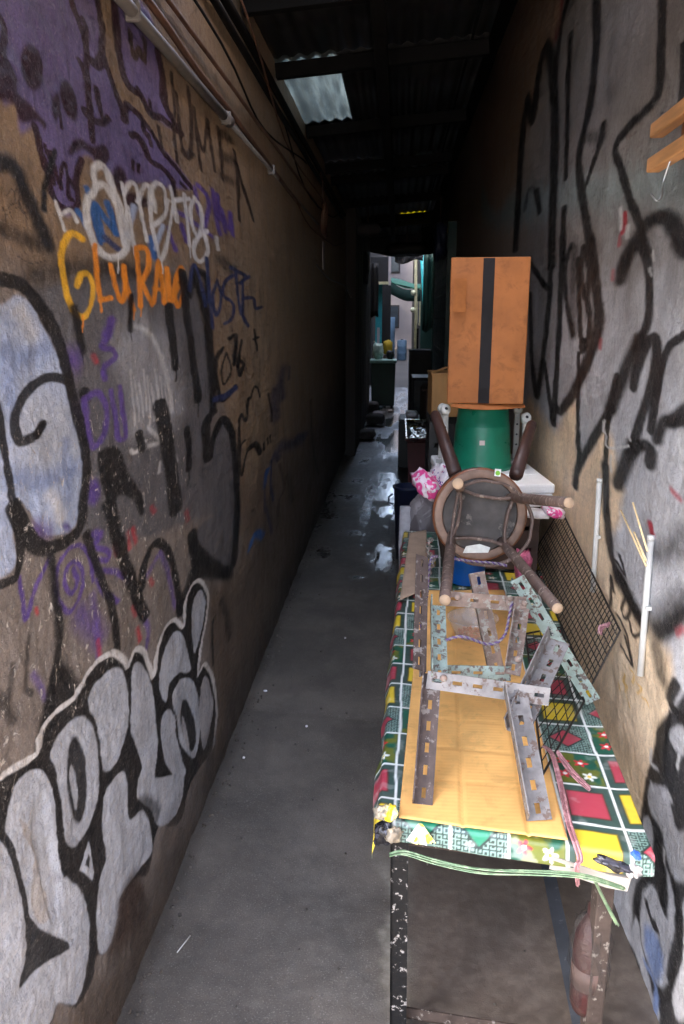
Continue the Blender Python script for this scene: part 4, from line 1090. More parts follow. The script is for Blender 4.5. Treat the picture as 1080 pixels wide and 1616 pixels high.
s2_ = thing('round_stool', 'dark stained stool behind the tipped one with two tapered legs pointing up', 'stool', (0, 0, 0))
S2 = S1 - ax * .030; C2 = S2 - ax * .40
MB().lathe([(.001, -.026), (.118, -.026), (.148, -.020), (.156, -.010), (.156, 0), (.001, .0015)], 40).build('seat', dk_wood, s2_, True, M=frame_from(S2, F1))
t2 = [VA((0.140, 3.030, 1.292)), VA((0.506, 3.030, 1.257))]; t2 += [S2 - ax * .36 + VA((.10, 0, -.06)), S2 - ax * .36 + VA((-.06, 0, -.06))]
b2 = [VA((0.197, 2.700, 1.136)), VA((0.409, 2.700, 1.133))] + [S2 - ax * .026 + VA((.09, 0, -.09)), S2 - ax * .026 + VA((-.09, 0, -.09))]
for bb, tt in zip(b2, t2):
    bb = bb - (tt - bb).normalized() * .02
    MB().tube([bb, bb.lerp(tt, .5), tt.lerp(bb, .03), tt], [.024, .022, .019, .012], 12).build('leg', dk_wood, s2_, True)

# ------------------------------------------------------------------ crates, foam box, bucket, carton
def open_crate(nm, label, cat, x0, x1, y0, y1, z0, z1, m, n=3, group=None):
    t = thing(nm, label, cat, ((x0 + x1) / 2, (y0 + y1) / 2, z0), group=group); w, d, h = x1 - x0, y1 - y0, z1 - z0
    for sx in (-1, 1):
        for sy in (-1, 1): MB().box((sx * (w / 2 - .014), sy * (d / 2 - .014), h / 2), (.026, .026, h - .002)).build('corner_post', m, t)
    for k in range(n):
        z = h * (k + .5) / n; hh = h / n * .78
        for sy in (-1, 1): MB().box((0, sy * (d / 2 - .003), z), (w, .008, hh)).build('slat', m, t)
        for sx in (-1, 1): MB().box((sx * (w / 2 - .003), 0, z), (.008, d - .02, hh)).build('slat', m, t)
    MB().box((0, 0, .012), (w - .03, d - .03, .008)).build('bottom', m, t)
    return t
crate_m = mat('dark_crate_wood', (70, 52, 44), .8, var=.35, scale=30, stretch=(.2, .2, 1))
open_crate('wooden_crate', 'dark slatted crate on the table under the white foam box', 'crate', .20, .58, 3.16, 3.78, .628, .905, crate_m)
foam = mat('white_foam', (246, 247, 247), .75, var=.06, scale=120, bump_s=.25)
def quad_slab(mb, pts, z0, z1, inset=0.0):
    c = np.mean(np.array(pts), 0); p = [tuple(c + (np.array(q) - c) * (1 - inset)) for q in pts]
    return mb.add([(x, y, z0) for x, y in p] + [(x, y, z1) for x, y in p], [(3, 2, 1, 0), (4, 5, 6, 7), (0, 1, 5, 4), (1, 2, 6, 5), (2, 3, 7, 6), (3, 0, 4, 7)])
fq = [(.19, 3.10), (.630, 3.145), (.572, 3.87), (.163, 3.80)]
fx = thing('foam_box', 'flat white foam box carrying the green bucket', 'box', (0, 0, 0))
quad_slab(MB(), fq, .906, .958, .02).build('body', foam, fx, bevel=.006); quad_slab(MB(), fq, .960, 1.0).build('lid', foam, fx, bevel=.008)
for k in range(3):
    p, q_ = np.array(fq[0]) + (np.array(fq[3]) - np.array(fq[0])) * (.28 + .24 * k), np.array(fq[1]) + (np.array(fq[2]) - np.array(fq[1])) * (.28 + .24 * k)
    p, q_ = p + (q_ - p) * .08, p + (q_ - p) * .92
    MB().flat([(*p, 1.001), (*q_, 1.001)], .014, .004, (0, 0, 1)).build('rib', foam, fx, bevel=.0015)
bk = thing('bucket', 'green plastic bucket turned upside down on the foam box', 'bucket', (.372, 3.50, 1.001))
bgreen = mat('green_bucket_plastic', (18, 118, 90), .34, var=.22, scale=12, bump_s=.04)
MB().lathe([(.126, .003), (.133, .0), (.135, .012), (.129, .018), (.127, .03), (.1245, .06), (.1175, .185), (.1165, .190), (.1145, .192), (.107, .272), (.100, .284), (.001, .285)], 56).build('pail', bgreen, bk, True)
MB().box((0, 0, 0), (.022, .0015, .020)).build('sticker', mat('faded_sticker', (198, 186, 178), .6), bk, M=Matrix.Translation((-.012, -.1222, .125)) @ Euler((-.06, 0, 0)).to_matrix().to_4x4())
MB().tube(cr([(-.135, .0, .016), (-.10, .105, .012), (0, .15, .012), (.10, .105, .012), (.135, .0, .016)], 6), .0025, 6).build('bail', mat('thin_wire', (150, 150, 150), .4, .8), bk, True)
grey_pl = mat('grey_white_plastic', (176, 176, 172), .5, var=.15, scale=20); white_cap = mat('white_cap', (206, 206, 200), .5, var=.08)
sp = thing('plastic_stand', 'grey upturned stand with white leg caps around the green bucket', 'stand', (.372, 3.56, 1.001))
for x, y, zt in ((-.165, -.10, .258), (.178, -.10, .225), (-.165, .15, .235), (.178, .15, .235)):
    MB().lathe([(.007, 0), (.001, .001)], 12).build('bore', dark_door, sp, M=Matrix.Translation((x, y - .012, zt)) @ Euler((R(62), 0, .2)).to_matrix().to_4x4() @ Matrix.Translation((0, 0, .0102)))
    lg = MB().box((x, y, zt / 2 - .01), (.026, .022, zt - .02)).build('leg', grey_pl, sp, bevel=.004)
    MB().lathe([(.001, .012), (.018, .012), (.025, .008), (.027, .0), (.026, -.02), (.018, -.03)], 20).build('cap', white_cap, sp, True, M=Matrix.Translation((x, y - .012, zt)) @ Euler((R(62), 0, .2)).to_matrix().to_4x4() @ Matrix.Diagonal((.8, .9, .8, 1)))
    for k in range(3): MB().lathe([(.005, 0), (.001, .0008)], 8).build('hole', dark_door, lg, M=Matrix.Translation((x, y - .0122, zt * (.3 + .2 * k))) @ Euler((R(90), 0, 0)).to_matrix().to_4x4())
MB().box((.006, .025, .008), (.40, .02, .014)).build('stretcher', grey_pl, sp)
cb_m = card_material('brown_carton', (172, 106, 54), 'X', 60, .6)
bx = thing('cardboard_box', 'orange-brown cardboard box with a dark tape strip, balanced on the bucket', 'box', (.374, 3.52, 1.289))
RZ = Matrix.Rotation(-.075, 4, 'Z')
def dent(x, z): return .007 * mnoise.noise(Vector((x * 7, z * 5, 2.0))) + .0025 * mnoise.noise(Vector((x * 26, z * 22, 7.0)))
bmx = bmesh.new(); bmesh.ops.create_cube(bmx, size=1.0); bmesh.ops.subdivide_edges(bmx, edges=bmx.edges[:], cuts=17, use_grid_fill=True)
for vtx in bmx.verts:
    p = vtx.co.copy(); edge_d = sorted((abs(abs(p.x) - .5), abs(abs(p.y) - .5), abs(abs(p.z) - .5)))[1]; k = min(1.0, .25 + edge_d * 6)
    x, y, z = p.x * .312, p.y * .34, p.z * .582 + .296
    if p.y < -.499: y += dent(x, z) * k
    elif abs(p.x) > .499: x += dent(y, z) * k
    vtx.co = RZ @ Vector((x, y, z))
me = bpy.data.meshes.new('carton'); bmx.to_mesh(me); bmx.free(); o = link('carton', me, cb_m, bx); bv = o.modifiers.new('bevel', 'BEVEL'); bv.width = .004; bv.segments = 2; bv.limit_method = 'ANGLE'; bv.angle_limit = 1.0
mb = MB(); nz = 36
for i in range(nz + 1):
    z = .007 + .577 * i / nz
    for j in range(5):
        x = -.029 + .046 * j / 4 + .0008 * mnoise.noise(Vector((z * 30, j, 0))); mb.v.append(tuple(RZ @ Vector((x, -.1716 + dent(x, z) + .0006 * mnoise.noise(Vector((x * 90, z * 60, 1))), z))))
mb.f = [(i * 5 + j, i * 5 + j + 1, i * 5 + j + 6, i * 5 + j + 5) for i in range(nz) for j in range(4)]
mb.build('tape', mat('dark_tape', (34, 32, 35), .6, scale=30, spec=.2), bx)
mb = MB()
for i in range(13):
    t = i / 12; x = -.152 + t * .304
    for j in range(2): mb.v.append((x, -.155 - .03 * j - .006 * math.sin(t * 5), .0025 - j * (.008 + .010 * math.sin(math.pi * t))))
mb.f = [(i * 2, i * 2 + 1, i * 2 + 3, i * 2 + 2) for i in range(12)]
mb.build('flap', cb_m, bx).modifiers.new('t', 'SOLIDIFY').thickness = .003
MB().box((-.154 + .022, -.184, .44), (.05, .001, .13), (0, 0, -.075)).build('paper_patch', mat('faded_paper', (172, 108, 60), .8, spec=.2), bx)

def crumple(nm, c, size, m, seed, parent=None, amp=.25, freq=3.0, n=28, rot=(0, 0, 0), flatb=True):
    """crumpled bag: a lumpy closed skin"""
    mb = MB(); k = n // 2
    for i in range(k + 1):
        th = math.pi * i / k
        for j in range(n):
            ph = 2 * math.pi * j / n; d = Vector((math.sin(th) * math.cos(ph), math.sin(th) * math.sin(ph), math.cos(th)))
            e = 1 / max(abs(d.x), abs(d.y), abs(d.z)) ** .45
            r = e * (.82 + amp * mnoise.noise(d * freq + Vector((seed, 0, 0))) + amp * .6 * abs(mnoise.noise(d * freq * 2.7 + Vector((0, seed, 3)))))
            mb.v.append((d.x * r * size[0] / 2, d.y * r * size[1] / 2, d.z * r * size[2] / 2))
    mb.f = [(i * n + j, i * n + (j + 1) % n, (i + 1) * n + (j + 1) % n, (i + 1) * n + j) for i in range(k) for j in range(n)]
    M = Matrix.Translation(c) @ Euler(rot).to_matrix().to_4x4()
    return mb.build(nm, m, parent, True, M=M)
def film(nm, c1, c2, scale=14, rough=.3, edge=(.46, .52), alpha=1.0, c3=None):
    m, nt, b = new_mat(nm); v = coords(nt); n = noise(nt, v, scale, 3, .5, 1.5); o_ = mixc(nt, ramp(nt, n, *edge), lin(c1), lin(c2))
    if c3: o_ = mixc(nt, ramp(nt, noise(nt, v, scale * 2.2, 2, .5, 1.0), .58, .62), o_, lin(c3))
    nt.links.new(o_, b.inputs['Base Color']); b.inputs['Roughness'].default_value = rough; b.inputs['Alpha'].default_value = alpha; bump(nt, b, noise(nt, v, 40, 4, .6, 1.0), .5, .01); MATS[nm] = m; return m
pinkbag = film('pink_bag_film', (226, 72, 146), (238, 224, 232), 16); whitebag = film('printed_bag_film', (230, 226, 232), (196, 60, 130), 22, edge=(.60, .64), c3=(96, 78, 160)); greybag = film('grey_bag_film', (150, 144, 146), (110, 102, 104), 6, .4)
tag(crumple('plastic_bag', (0.125, 3.080, 1.002), (.13, .20, .09), pinkbag, 1.3, rot=(.3, .55, .5)), 'pink and white plastic bag left of the tipped stool', 'bag')
tag(crumple('plastic_bag', (0.179, 3.120, 1.018), (.09, .20, .13), whitebag, 4.1, rot=(.2, .6, .35)), 'white plastic bag printed pink, against the foam box', 'bag')
tag(crumple('plastic_bag', (0.588, 2.950, 0.939), (.09, .12, .045), pinkbag, 7.7, rot=(.1, .3, .3)), 'small pink bag corner sticking out under the foam box', 'bag')
tag(crumple('paper_packet', (0.527, 2.960, 0.926), (.12, .10, .04), mat('white_packet', (228, 224, 224), .5), 9.2, amp=.12, rot=(0, .1, .1)), 'white packet tucked under the foam box at the right', 'packet')
tag(crumple('plastic_bag', (.50, 3.02, .70), (.07, .10, .14), film('pink_strip_film', (206, 110, 140), (170, 80, 110), 30), 3.9, amp=.3), 'dusty pink bag behind the wire rack', 'bag')
tubt = thing('plastic_tub', 'blue plastic tub under the tipped stool', 'tub', (.285, 3.03, .626))
blue_pl = mat('blue_plastic', (16, 86, 168), .35, var=.15, scale=20); MB().lathe([(.062, 0), (.066, .004), (.076, .115), (.083, .118), (.083, .126), (.074, .126), (.070, .12), (.060, .01), (.001, .008)], 36).build('body', blue_pl, tubt, True); MB().lathe([(.001, .1265), (.076, .1270), (.084, .129), (.084, .135), (.001, .136)], 36).build('lid', mat('dark_lid', (44, 48, 58), .5), tubt, True)
# clear bowl with leftovers
bw = thing('clear_bowl', 'clear plastic food bowl with orange crumbs inside the iron stand', 'bowl', (0.255, 2.451, 0.636))
MB().lathe([(.001, 0), (.050, .0), (.056, .003), (.080, .060), (.084, .062), (.084, .065), (.078, .064), (.054, .006), (.001, .004)], 40).build('bowl', clear_mat('clear_plastic', (214, 214, 216), .26), bw, True)
mb = MB()
for k in range(70):
    a, r_ = rng.uniform(0, 6.28), .048 * math.sqrt(rng.random()); sz = rng.uniform(.004, .009); mb.box((r_ * math.cos(a), r_ * math.sin(a), .006 + sz / 2 + rng.random() * .004), (sz, sz * .8, sz * .7), (rng.random(), rng.random(), rng.random() * 3))
o = mb.build('crumbs', mat('orange_crumbs', (196, 106, 58), .7, var=.5, scale=90), bw); o['kind'] = 'stuff'

# ------------------------------------------------------------------ wire racks
wire_m = mat('black_wire', (44, 40, 38), .5, .4, wear=(104, 82, 66), wear_at=.66, scale=60)
cyl = MB().tube([(0, 0, 0), (0, 0, 1)], 1.0, 6); CYL = mesh_from('wire', cyl.v, cyl.f, True); CYL.materials.append(wire_m)
def wire(p, q, r, parent, nm='wire'):
    p, q = Vector(p), Vector(q); d = q - p; o = bpy.data.objects.new(nm, CYL); C.objects.link(o); o.parent = parent
    o.matrix_local = Matrix.Translation(p) @ d.to_track_quat('Z', 'Y').to_matrix().to_4x4() @ Matrix.Diagonal((r, r, d.length, 1)); return o
def rack(label, A, B, Cc, D, nu, nv, sag=0.0):
    t = thing('wire_rack', label, 'rack', (0, 0, 0)); A, B, Cc, D = map(Vector, (A, B, Cc, D))
    for p, q in ((A, B), (B, Cc), (Cc, D), (D, A)): wire(p, q, .0032, t, 'rim_wire')
    for i in range(1, nu): wire(A.lerp(B, i / nu), D.lerp(Cc, i / nu), .0014, t)
    nrm = (B - A).cross(D - A).normalized() * .0028
    for j in range(1, nv): wire(A.lerp(D, j / nv) + nrm, B.lerp(Cc, j / nv) + nrm, .0016, t)
    return t
rack('black wire grid rack leaning up against the right wall', (0.632, 3.027, 0.929), (0.632, 2.134, 0.794), (0.553, 2.101, 0.632), (0.587, 3.351, 0.632), 38, 9)
rack('black wire grid rack lying on the cardboard beside the iron stand', (0.427, 2.450, 0.648), (0.340, 1.626, 0.648), (0.509, 1.979, 0.652), (0.549, 2.503, 0.652), 16, 5)
# ------------------------------------------------------------------ rope, string, twine, bottle
def twist(nm, pts, r, m1, m2, label, cat, turns=90.0):
    t = thing(nm, label, cat, (0, 0, 0)); P = [Vector(p) for p in cr(pts, 24)]; L = 0; A, B = [], []
    for i, p in enumerate(P):
        if i: L += (p - P[i - 1]).length
        d = (P[min(i + 1, len(P) - 1)] - P[max(i - 1, 0)]).normalized(); u = d.orthogonal().normalized(); w = d.cross(u); a = L * turns * 6.28
        o_ = (u * math.cos(a) + w * math.sin(a)) * r * .8; A.append(p + o_); B.append(p - o_)
    MB().tube(A, r, 6).build('strand', m1, t, True); MB().tube(B, r, 6).build('strand', m2, t, True)
pur, wht = mat('purple_yarn', (96, 76, 118), .8), mat('white_yarn', (140, 132, 136), .8)
twist('rope', [(0.175, 2.300, 0.942), (0.218, 2.320, 0.931), (0.301, 2.340, 0.919), (0.339, 2.340, 0.912)], .0027, pur, wht, 'purple and white rope along the lower hoop of the tipped stool', 'rope', 55)
twist('rope', [(0.115, 2.100, 1.010), (0.095, 2.040, 1.018), (0.085, 1.960, 0.964), (0.077, 1.880, 0.916), (0.073, 1.860, 0.882), (0.066, 1.860, 0.907)], .0026, pur, wht, 'purple and white rope hanging down the left post of the iron stand', 'rope', 55)
twist('rope', [(0.128, 1.830, 0.879), (0.169, 1.850, 0.881), (0.239, 1.880, 0.850), (0.278, 1.900, 0.865), (0.296, 1.950, 0.900), (0.306, 1.980, 0.927)], .0025, pur, wht, 'purple and white rope slung across the inside of the iron stand', 'rope', 55)
chm = mat('old_chain', (150, 142, 134), .45, .7)
ct = thing('chain', 'short rusty chain bunched left of the tipped stool legs', 'chain', (0, 0, 0))
cp = [Vector(p) for p in cr([(0.105, 2.300, 1.004), (0.095, 2.220, 0.988), (0.108, 2.160, 0.979), (0.091, 2.080, 0.967), (0.082, 2.060, 0.956)], 4)]
for i in range(len(cp) - 1):
    d = cp[i + 1] - cp[i]; MB().tube([Vector((.007 * math.cos(a * .628), 0, .013 * math.sin(a * .628))) for a in range(11)], .0022, 5, False).build('chain_link', chm, ct, True, M=Matrix.Translation((cp[i] + cp[i + 1]) / 2) @ d.to_track_quat('Z', 'Y').to_matrix().to_4x4() @ Matrix.Rotation(i * 1.4, 4, 'Z'))
def strands(nm, pts, n, spread, r, m, label, cat, seed=1):
    rg = random.Random(seed); mb = MB()
    for k in range(n):
        o1, o2 = Vector([rg.uniform(-1, 1) for _ in range(3)]) * spread, Vector([rg.uniform(-1, 1) for _ in range(3)]) * spread
        P = [Vector(p) for p in pts]; Q = [p + o1.lerp(o2, i / max(1, len(P) - 1)) * (.3 + .7 * math.sin(math.pi * (i + .5) / len(P))) for i, p in enumerate(P)]
        mb.flat(cr(Q, 6), r * 2.6, r * .35, (rg.uniform(-.4, .4), -.6, .8))
    return tag(mb.build(nm, m, None, True), label, cat)
pinks = film('pink_twine', (184, 138, 142), (150, 104, 108), 30, .35); greens = film('green_twine', (96, 122, 92), (124, 146, 114), 20, .35)
strands('raffia_string', [(0.358, 1.726, 0.660), (0.370, 1.679, 0.665), (0.375, 1.601, 0.637), (0.365, 1.465, 0.636), (.372, 1.392, .612), (0.363, 1.375, 0.603), (0.376, 1.400, 0.540)], 7, .007, .0016, pinks, 'pink raffia string running over the table front to the hanging bottle', 'string', 3)
strands('raffia_string', [(0.385, 1.697, 0.665), (0.398, 1.671, 0.650), (0.414, 1.636, 0.640), (0.438, 1.603, 0.630)], 5, .006, .0016, pinks, 'short pink raffia tail lying on the red flower print', 'string', 5)
strands('raffia_string', [(0.625, 2.200, 0.787), (0.600, 2.190, 0.780), (0.591, 2.180, 0.765)], 6, .010, .0014, pinks, 'pink raffia knot tied on the wire rack by the wall', 'string', 8)
strands('plastic_twine', [(0.000, 1.400, 0.591), (0.031, 1.392, 0.604), (0.094, 1.385, 0.592), (0.180, 1.370, 0.588), (0.276, 1.360, 0.597), (0.371, 1.350, 0.602), (0.454, 1.360, 0.571)], 6, .007, .0011, greens, 'pale green plastic twine slung under the front edge of the table', 'twine', 4)
strands('plastic_twine', [(0.400, 1.375, 0.579), (0.432, 1.400, 0.511), (0.465, 1.410, 0.444)], 3, .004, .0018, greens, 'loose green twine end hanging at the rusty right table leg', 'twine', 9)
bt = thing('plastic_bottle', 'red-brown bottle in a clear bag hanging below the table front', 'bottle', (.435, 1.475, .17))
MB().lathe([(.001, 0), (.030, .002), (.036, .02), (.037, .15), (.034, .19), (.022, .225), (.014, .24), (.013, .265), (.001, .267)], 24).build('bottle', film('brown_sauce', (52, 20, 20), (60, 40, 36), 12, .5, (.4, .6)), bt, True)
MB().lathe([(.0375, .07), (.0378, .12)], 24).build('paper_band', mat('faded_label', (78, 60, 54), .7), bt, True)
crumple('bag', (0, .0, .13), (.098, .094, .285), clear_mat('hazy_bag', (70, 66, 64), .22, .6), 2.2, bt, amp=.22)
# crumpled tape at the two front corners of the table
blk = film('black_tape_film', (24, 24, 28), (60, 60, 70), 25, .25); ylw = film('yellow_scrap', (236, 204, 40), (240, 226, 150), 20, .4); clr = film('beige_tape', (168, 156, 134), (132, 124, 110), 18, .3)
for c_, sz, m_, sd, rt, lb in (((-0.014, 1.455, 0.602), (.040, .042, .060), blk, 1.1, (.3, .2, .1), 'crumpled black tape bundled round the front left table corner'), ((-0.018, 1.462, 0.645), (.034, .03, .036), clr, 2.2, (.5, .1, .2), 'beige tape scrap on the front left table corner'), ((0.000, 1.452, 0.652), (.022, .034, .034), ylw, 3.3, (.2, .5, .6), 'yellow plastic scrap on the front left table corner'), ((0.007, 1.440, 0.609), (.040, .024, .036), clr, 4.7, (.2, .2, .8), 'beige tape wad under the front left table corner'),
        ((0.444, 1.392, 0.599), (.085, .03, .018), blk, 5.6, (.1, .25, -.1), 'black tape wrapped along the front right table edge'), ((0.479, 1.392, 0.590), (.028, .03, .034), film('white_tape', (206, 204, 202), (150, 146, 144), 20, .4), 6.8, (.3, .2, .3), 'white tape wad on the front right table corner'), ((0.482, 1.393, 0.621), (.022, .018, .014), film('blue_scrap', (30, 74, 190), (60, 100, 200), 20, .3), 7.9, (.3, .5, .2), 'blue plastic scrap on the front right table corner')):
    tag(crumple('tape_wad', c_, sz, m_, sd, amp=.45, freq=2.2, n=22, rot=rt), lb, 'tape')
fan = thing('yellow_scrap_fan', 'torn yellow and white plastic scrap fanned over the table front edge', 'scrap', (0.061, 1.442, 0.637))
for k in range(6):
    a = -.5 + k * .22; MB().add([(-.004, 0, 0), (.004, 0, 0), (.045 * math.sin(a) + .007, -.010 - .003 * (k % 2), -.042 * math.cos(a)), (.045 * math.sin(a) - .007, -.008, -.040 * math.cos(a))], [(0, 1, 2, 3)]).build('strip', ylw if k % 3 else MATS['white_packet'], fan).modifiers.new('t', 'SOLIDIFY').thickness = .0008

# ------------------------------------------------------------------ on the walls
pvc = mat('white_pvc', (196, 196, 192), .45, var=.12, scale=22); pvc2 = mat('grey_pvc', (106, 102, 98), .5, var=.2)
for p0, p1, lb in (((0.640, 2.514, 1.149), (0.640, 2.490, 0.782), 'white conduit stub on the right wall above the wire rack'), ((0.640, 1.975, 1.113), (0.640, 1.954, 0.743), 'white conduit on the right wall holding wooden skewers')):
    t = thing('wall_conduit', lb, 'conduit', (p1[0], p1[1], p1[2])); d = Vector(p0) - Vector(p1)
    MB().tube([(0, 0, 0), d * .5, d], .0085, 12).build('pipe', pvc, t, True); MB().tube([d * .97, d * 1.005], .0095, 12).build('collar', pvc, t, True); MB().box(d * .5 + VA((.006, 0, 0)), (.02, .028, .010)).build('clip', pvc, t)
skew = mat('bamboo', (222, 196, 150), .6, var=.15)
for p0, p1, lb in (((0.615, 1.913, 1.054), (0.600, 2.114, 1.144), 'leftmost pale bamboo skewer stuck behind the wall conduit'), ((0.610, 1.901, 1.070), (0.600, 1.983, 1.120), 'short middle bamboo skewer behind the wall conduit'), ((0.615, 1.914, 1.091), (0.600, 2.015, 1.189), 'thin upright tan skewer nearest the top of the wall conduit')):
    tag(MB().tube([p0, Vector(p0).lerp(Vector(p1), .5), p1], .0028, 6).build('bamboo_skewer', skew, None, True), lb, 'skewer')
wr = thing('wall_rail', 'varnished wooden double rail fixed on the right wall at the top', 'rail', (.60, 1.9, 2.05))
wrm = mat('pale_timber', (186, 136, 88), .6, var=.45, scale=40, stretch=(1, .10, 1))
Q0, Q1 = VA((0.548, 1.980, 2.051)), VA((0.547, 1.980, 1.979))
for nm, q_ in (('upper_batten', Q0), ('lower_batten', Q1)):
    MB().box(tuple(VA((q_.x + .012, q_.y - .45, q_.z)) - VA((.60, 1.9, 2.05))), (.030, .90, .030), (0, 0, -.02)).build(nm, wrm, wr, bevel=.003)
MB().box((.01, -.46, (Q0.z + Q1.z) / 2 - 2.05), (.05, .84, .09)).build('back_board', mat('dark_timber', (120, 66, 36), .5, scale=20), wr, bevel=.002)
for y in (-.08, -.42, -.80): MB().box((.039, y, .0), (.022, .04, .12)).build('bracket', steel_dark, wr, bevel=.002)
MB().tube(cr([(.02, -.02, -.05), (-.03, -.06, -.07), (-.045, -.05, -.12), (-.05, -.06, -.155), (-.062, -.07, -.165), (-.072, -.06, -.15)], 6), .0022, 6).build('hook', mat('steel_hook', (170, 176, 180), .3, .9), wr, True)
MB().tube([(.03, -.18, -.085), (-.02, -.30, -.085)], .0022, 6).build('hook', MATS['steel_hook'], wr, True)
def along(z, y0, y1, r, m, nm, label, cat, x=WL + .02, wob=.006, drop=0.0, n=26, seed=0):
    P = [(x + wob * mnoise.noise(Vector((i * .37, seed, 0))), y0 + (y1 - y0) * i / n, z + drop * i / n + wob * 1.5 * mnoise.noise(Vector((seed, i * .31, 5)))) for i in range(n + 1)]
    return MB().tube(P, r, 8)
pp = thing('wall_pipe', 'pale grey conduit pipe running along the left wall above the purple skull', 'pipe', (WL, 1.2, 2.33))
MB().tube([(.018, -.4, .004), (.018, .7, .004), (.018, 1.85, .004)], .0155, 12).build('pipe', pvc2, pp, True); MB().tube([(.018, 1.82, .004), (.018, 1.92, .004)], .020, 12).build('coupler', pvc2, pp, True); MB().tube([(.018, 1.9, .003), (.018, 5.2, -.004)], .0085, 8).build('thin_pipe', pvc2, pp, True)
for y in (.83, 1.86, 2.9): MB().box((.018, y, .004), (.036, .016, .044)).build('clamp', pvc2, pp, bevel=.004)
brown_c = mat('brown_cable', (84, 58, 44), .6)
for z, y0, y1, r_, dp, lb in ((2.41, 1.6, 5.2, .010, -.10, 'brown cable just above the grey pipe on the left wall'), (2.47, 1.6, 6.4, .007, -.02, 'thin brown cable second above the grey pipe on the left wall'), (2.66, 1.4, 9.0, .014, .0, 'dark cable bundle high on the left wall under the roof'), (2.72, 1.4, 9.4, .018, .02, 'dusty conduit along the top of the left wall')):
    tag(along(z, y0, y1, r_, None, '', '', '', drop=dp, seed=z * 10).build('wall_cable', brown_c if z < 2.6 else steel_dark, None, True), lb, 'cable')
cl_ = thing('cable_coil', 'coiled brown cable hanging on the left wall under the roof', 'cable', (-0.600, 6.508, 2.379))
for k in range(3): MB().tube([(.01 * k + .004 * math.sin(a * .9), (.105 + .012 * k) * math.cos(a * .3142), (.12 + .008 * k) * math.sin(a * .3142)) for a in range(21)], .006, 6, False).build('loop', brown_c, cl_, True)
MB().tube(cr([(0, .02, .12), (.0, .0, .25), (-.02, .0, .34)], 6), .006, 6).build('tail', brown_c, cl_, True)
tag(MB().tube(cr([(-0.620, 6.189, 2.018), (-0.600, 7.068, 1.955), (-0.560, 8.528, 1.942), (-0.560, 9.796, 1.826)], 8), .007, 6).build('sagging_wire', pvc2, None, True), 'pale wire sagging along the dark far part of the left wall', 'wire')
tag(MB().box((0, 0, 0), (.006, .16, .22)).build('paper_notice', MATS['pale_plaster']), 'small pale paper notice on the far left wall', 'notice').location = (-0.630, 6.872, 2.128)

# more loose cables under the roof and odd cloths at the far end
for i, (y0, y1, z0, z1, sag, x) in enumerate(((2.4, 5.6, 2.55, 2.62, .10, .03), (3.0, 7.2, 2.76, 2.52, .14, .05), (4.2, 8.8, 2.60, 2.70, .22, .04), (5.0, 9.3, 2.30, 2.44, .12, .03))):
    P = [(WL + x + .02 * math.sin(k * .7 + i), y0 + (y1 - y0) * k / 14, z0 + (z1 - z0) * k / 14 - sag * math.sin(math.pi * k / 14)) for k in range(15)]
    tag(MB().tube(P, .0045, 6).build('wall_cable', brown_c if i % 2 else steel_dark, None, True), ('loose cable drooping beside the dark letters high on the left wall', 'long slack cable falling away under the roof edge', 'deepest sagging cable on the far half of the left wall', 'low slack cable near the hanging coil')[i], 'cable')
for x, y, z, w, h, m_, lb in ((-.50, 14.6, 2.55, .26, .95, 'a', 'dark cloth hanging at the left of the far opening'), (.52, 14.4, 2.70, .22, 1.3, 'b', 'dark green cloth hanging at the right of the far opening'), (.16, 14.9, 2.78, .50, .20, 'a', 'narrow dark cloth strung across the top of the far opening')):
    mb = MB()
    for i in range(13):
        for j in range(9): mb.v.append((-w / 2 + w * i / 12, .03 * math.sin(i * 1.3) + .012 * math.sin(j + i), -h * j / 8 - .04 * math.sin(i * .5) * (j / 8)))
    mb.f = [(i * 9 + j, i * 9 + j + 1, i * 9 + j + 10, i * 9 + j + 9) for i in range(12) for j in range(8)]
    o = mb.build('hanging_cloth', dark_door if m_ == 'a' else shutter_g, None, True); o.location = (x, y, z); o.modifiers.new('t', 'SOLIDIFY').thickness = .004; tag(o, lb, 'cloth')
# ------------------------------------------------------------------ clutter behind the table along the right wall
navy = mat('navy_plastic', (34, 40, 66), .4); oxblood = mat('oxblood_plastic', (92, 44, 46), .5, var=.2); blackp = mat('black_plastic', (24, 24, 26), .5); foil_m = mat('crumpled_foil', (206, 212, 210), .22, .9, var=.2, scale=9, bump_s=.9); ply_m = mat('raw_plywood', (176, 130, 78), .7, var=.25, scale=20, stretch=(1, 1, .2)); dkgreen = mat('dark_green_plastic', (24, 52, 44), .5)
open_crate('plastic_crate', 'dark crate standing behind the table under the plywood box', 'crate', .17, .58, 4.15, 4.75, .0, .60, blackp, 4)
open_crate('plastic_crate', 'upper black crate of the stack behind the table', 'crate', .17, .56, 4.2, 4.72, .602, 1.11, blackp, 4)
pb = thing('plywood_box', 'small plywood box left of the orange carton', 'box', (.250, 4.5, 1.113)); MB().box((0, 0, .112), (.145, .26, .224), (0, 0, .05)).build('body', ply_m, pb, bevel=.003); MB().box((0, 0, .230), (.155, .27, .012), (0, 0, .05)).build('lid', ply_m, pb, bevel=.002)
MB().flat([(-.06, -.1, .238), (.02, -.02, .262)], .03, .003, (0, 0, 1)).build('splinter', ply_m, pb)
tag(crumple('cloth_bundle', (.150, 4.02, .60), (.20, .26, .36), greybag, 5.5, amp=.2), 'grey cloth bundle in a bag just past the back of the table', 'bundle')
tag(crumple('cloth_bundle', (.12, 4.02, .28), (.22, .26, .54), film('dull_sack', (120, 116, 106), (88, 84, 78), 6, .6), 8.5, amp=.15), 'dull grey sack on the floor under the cloth bundle', 'sack')
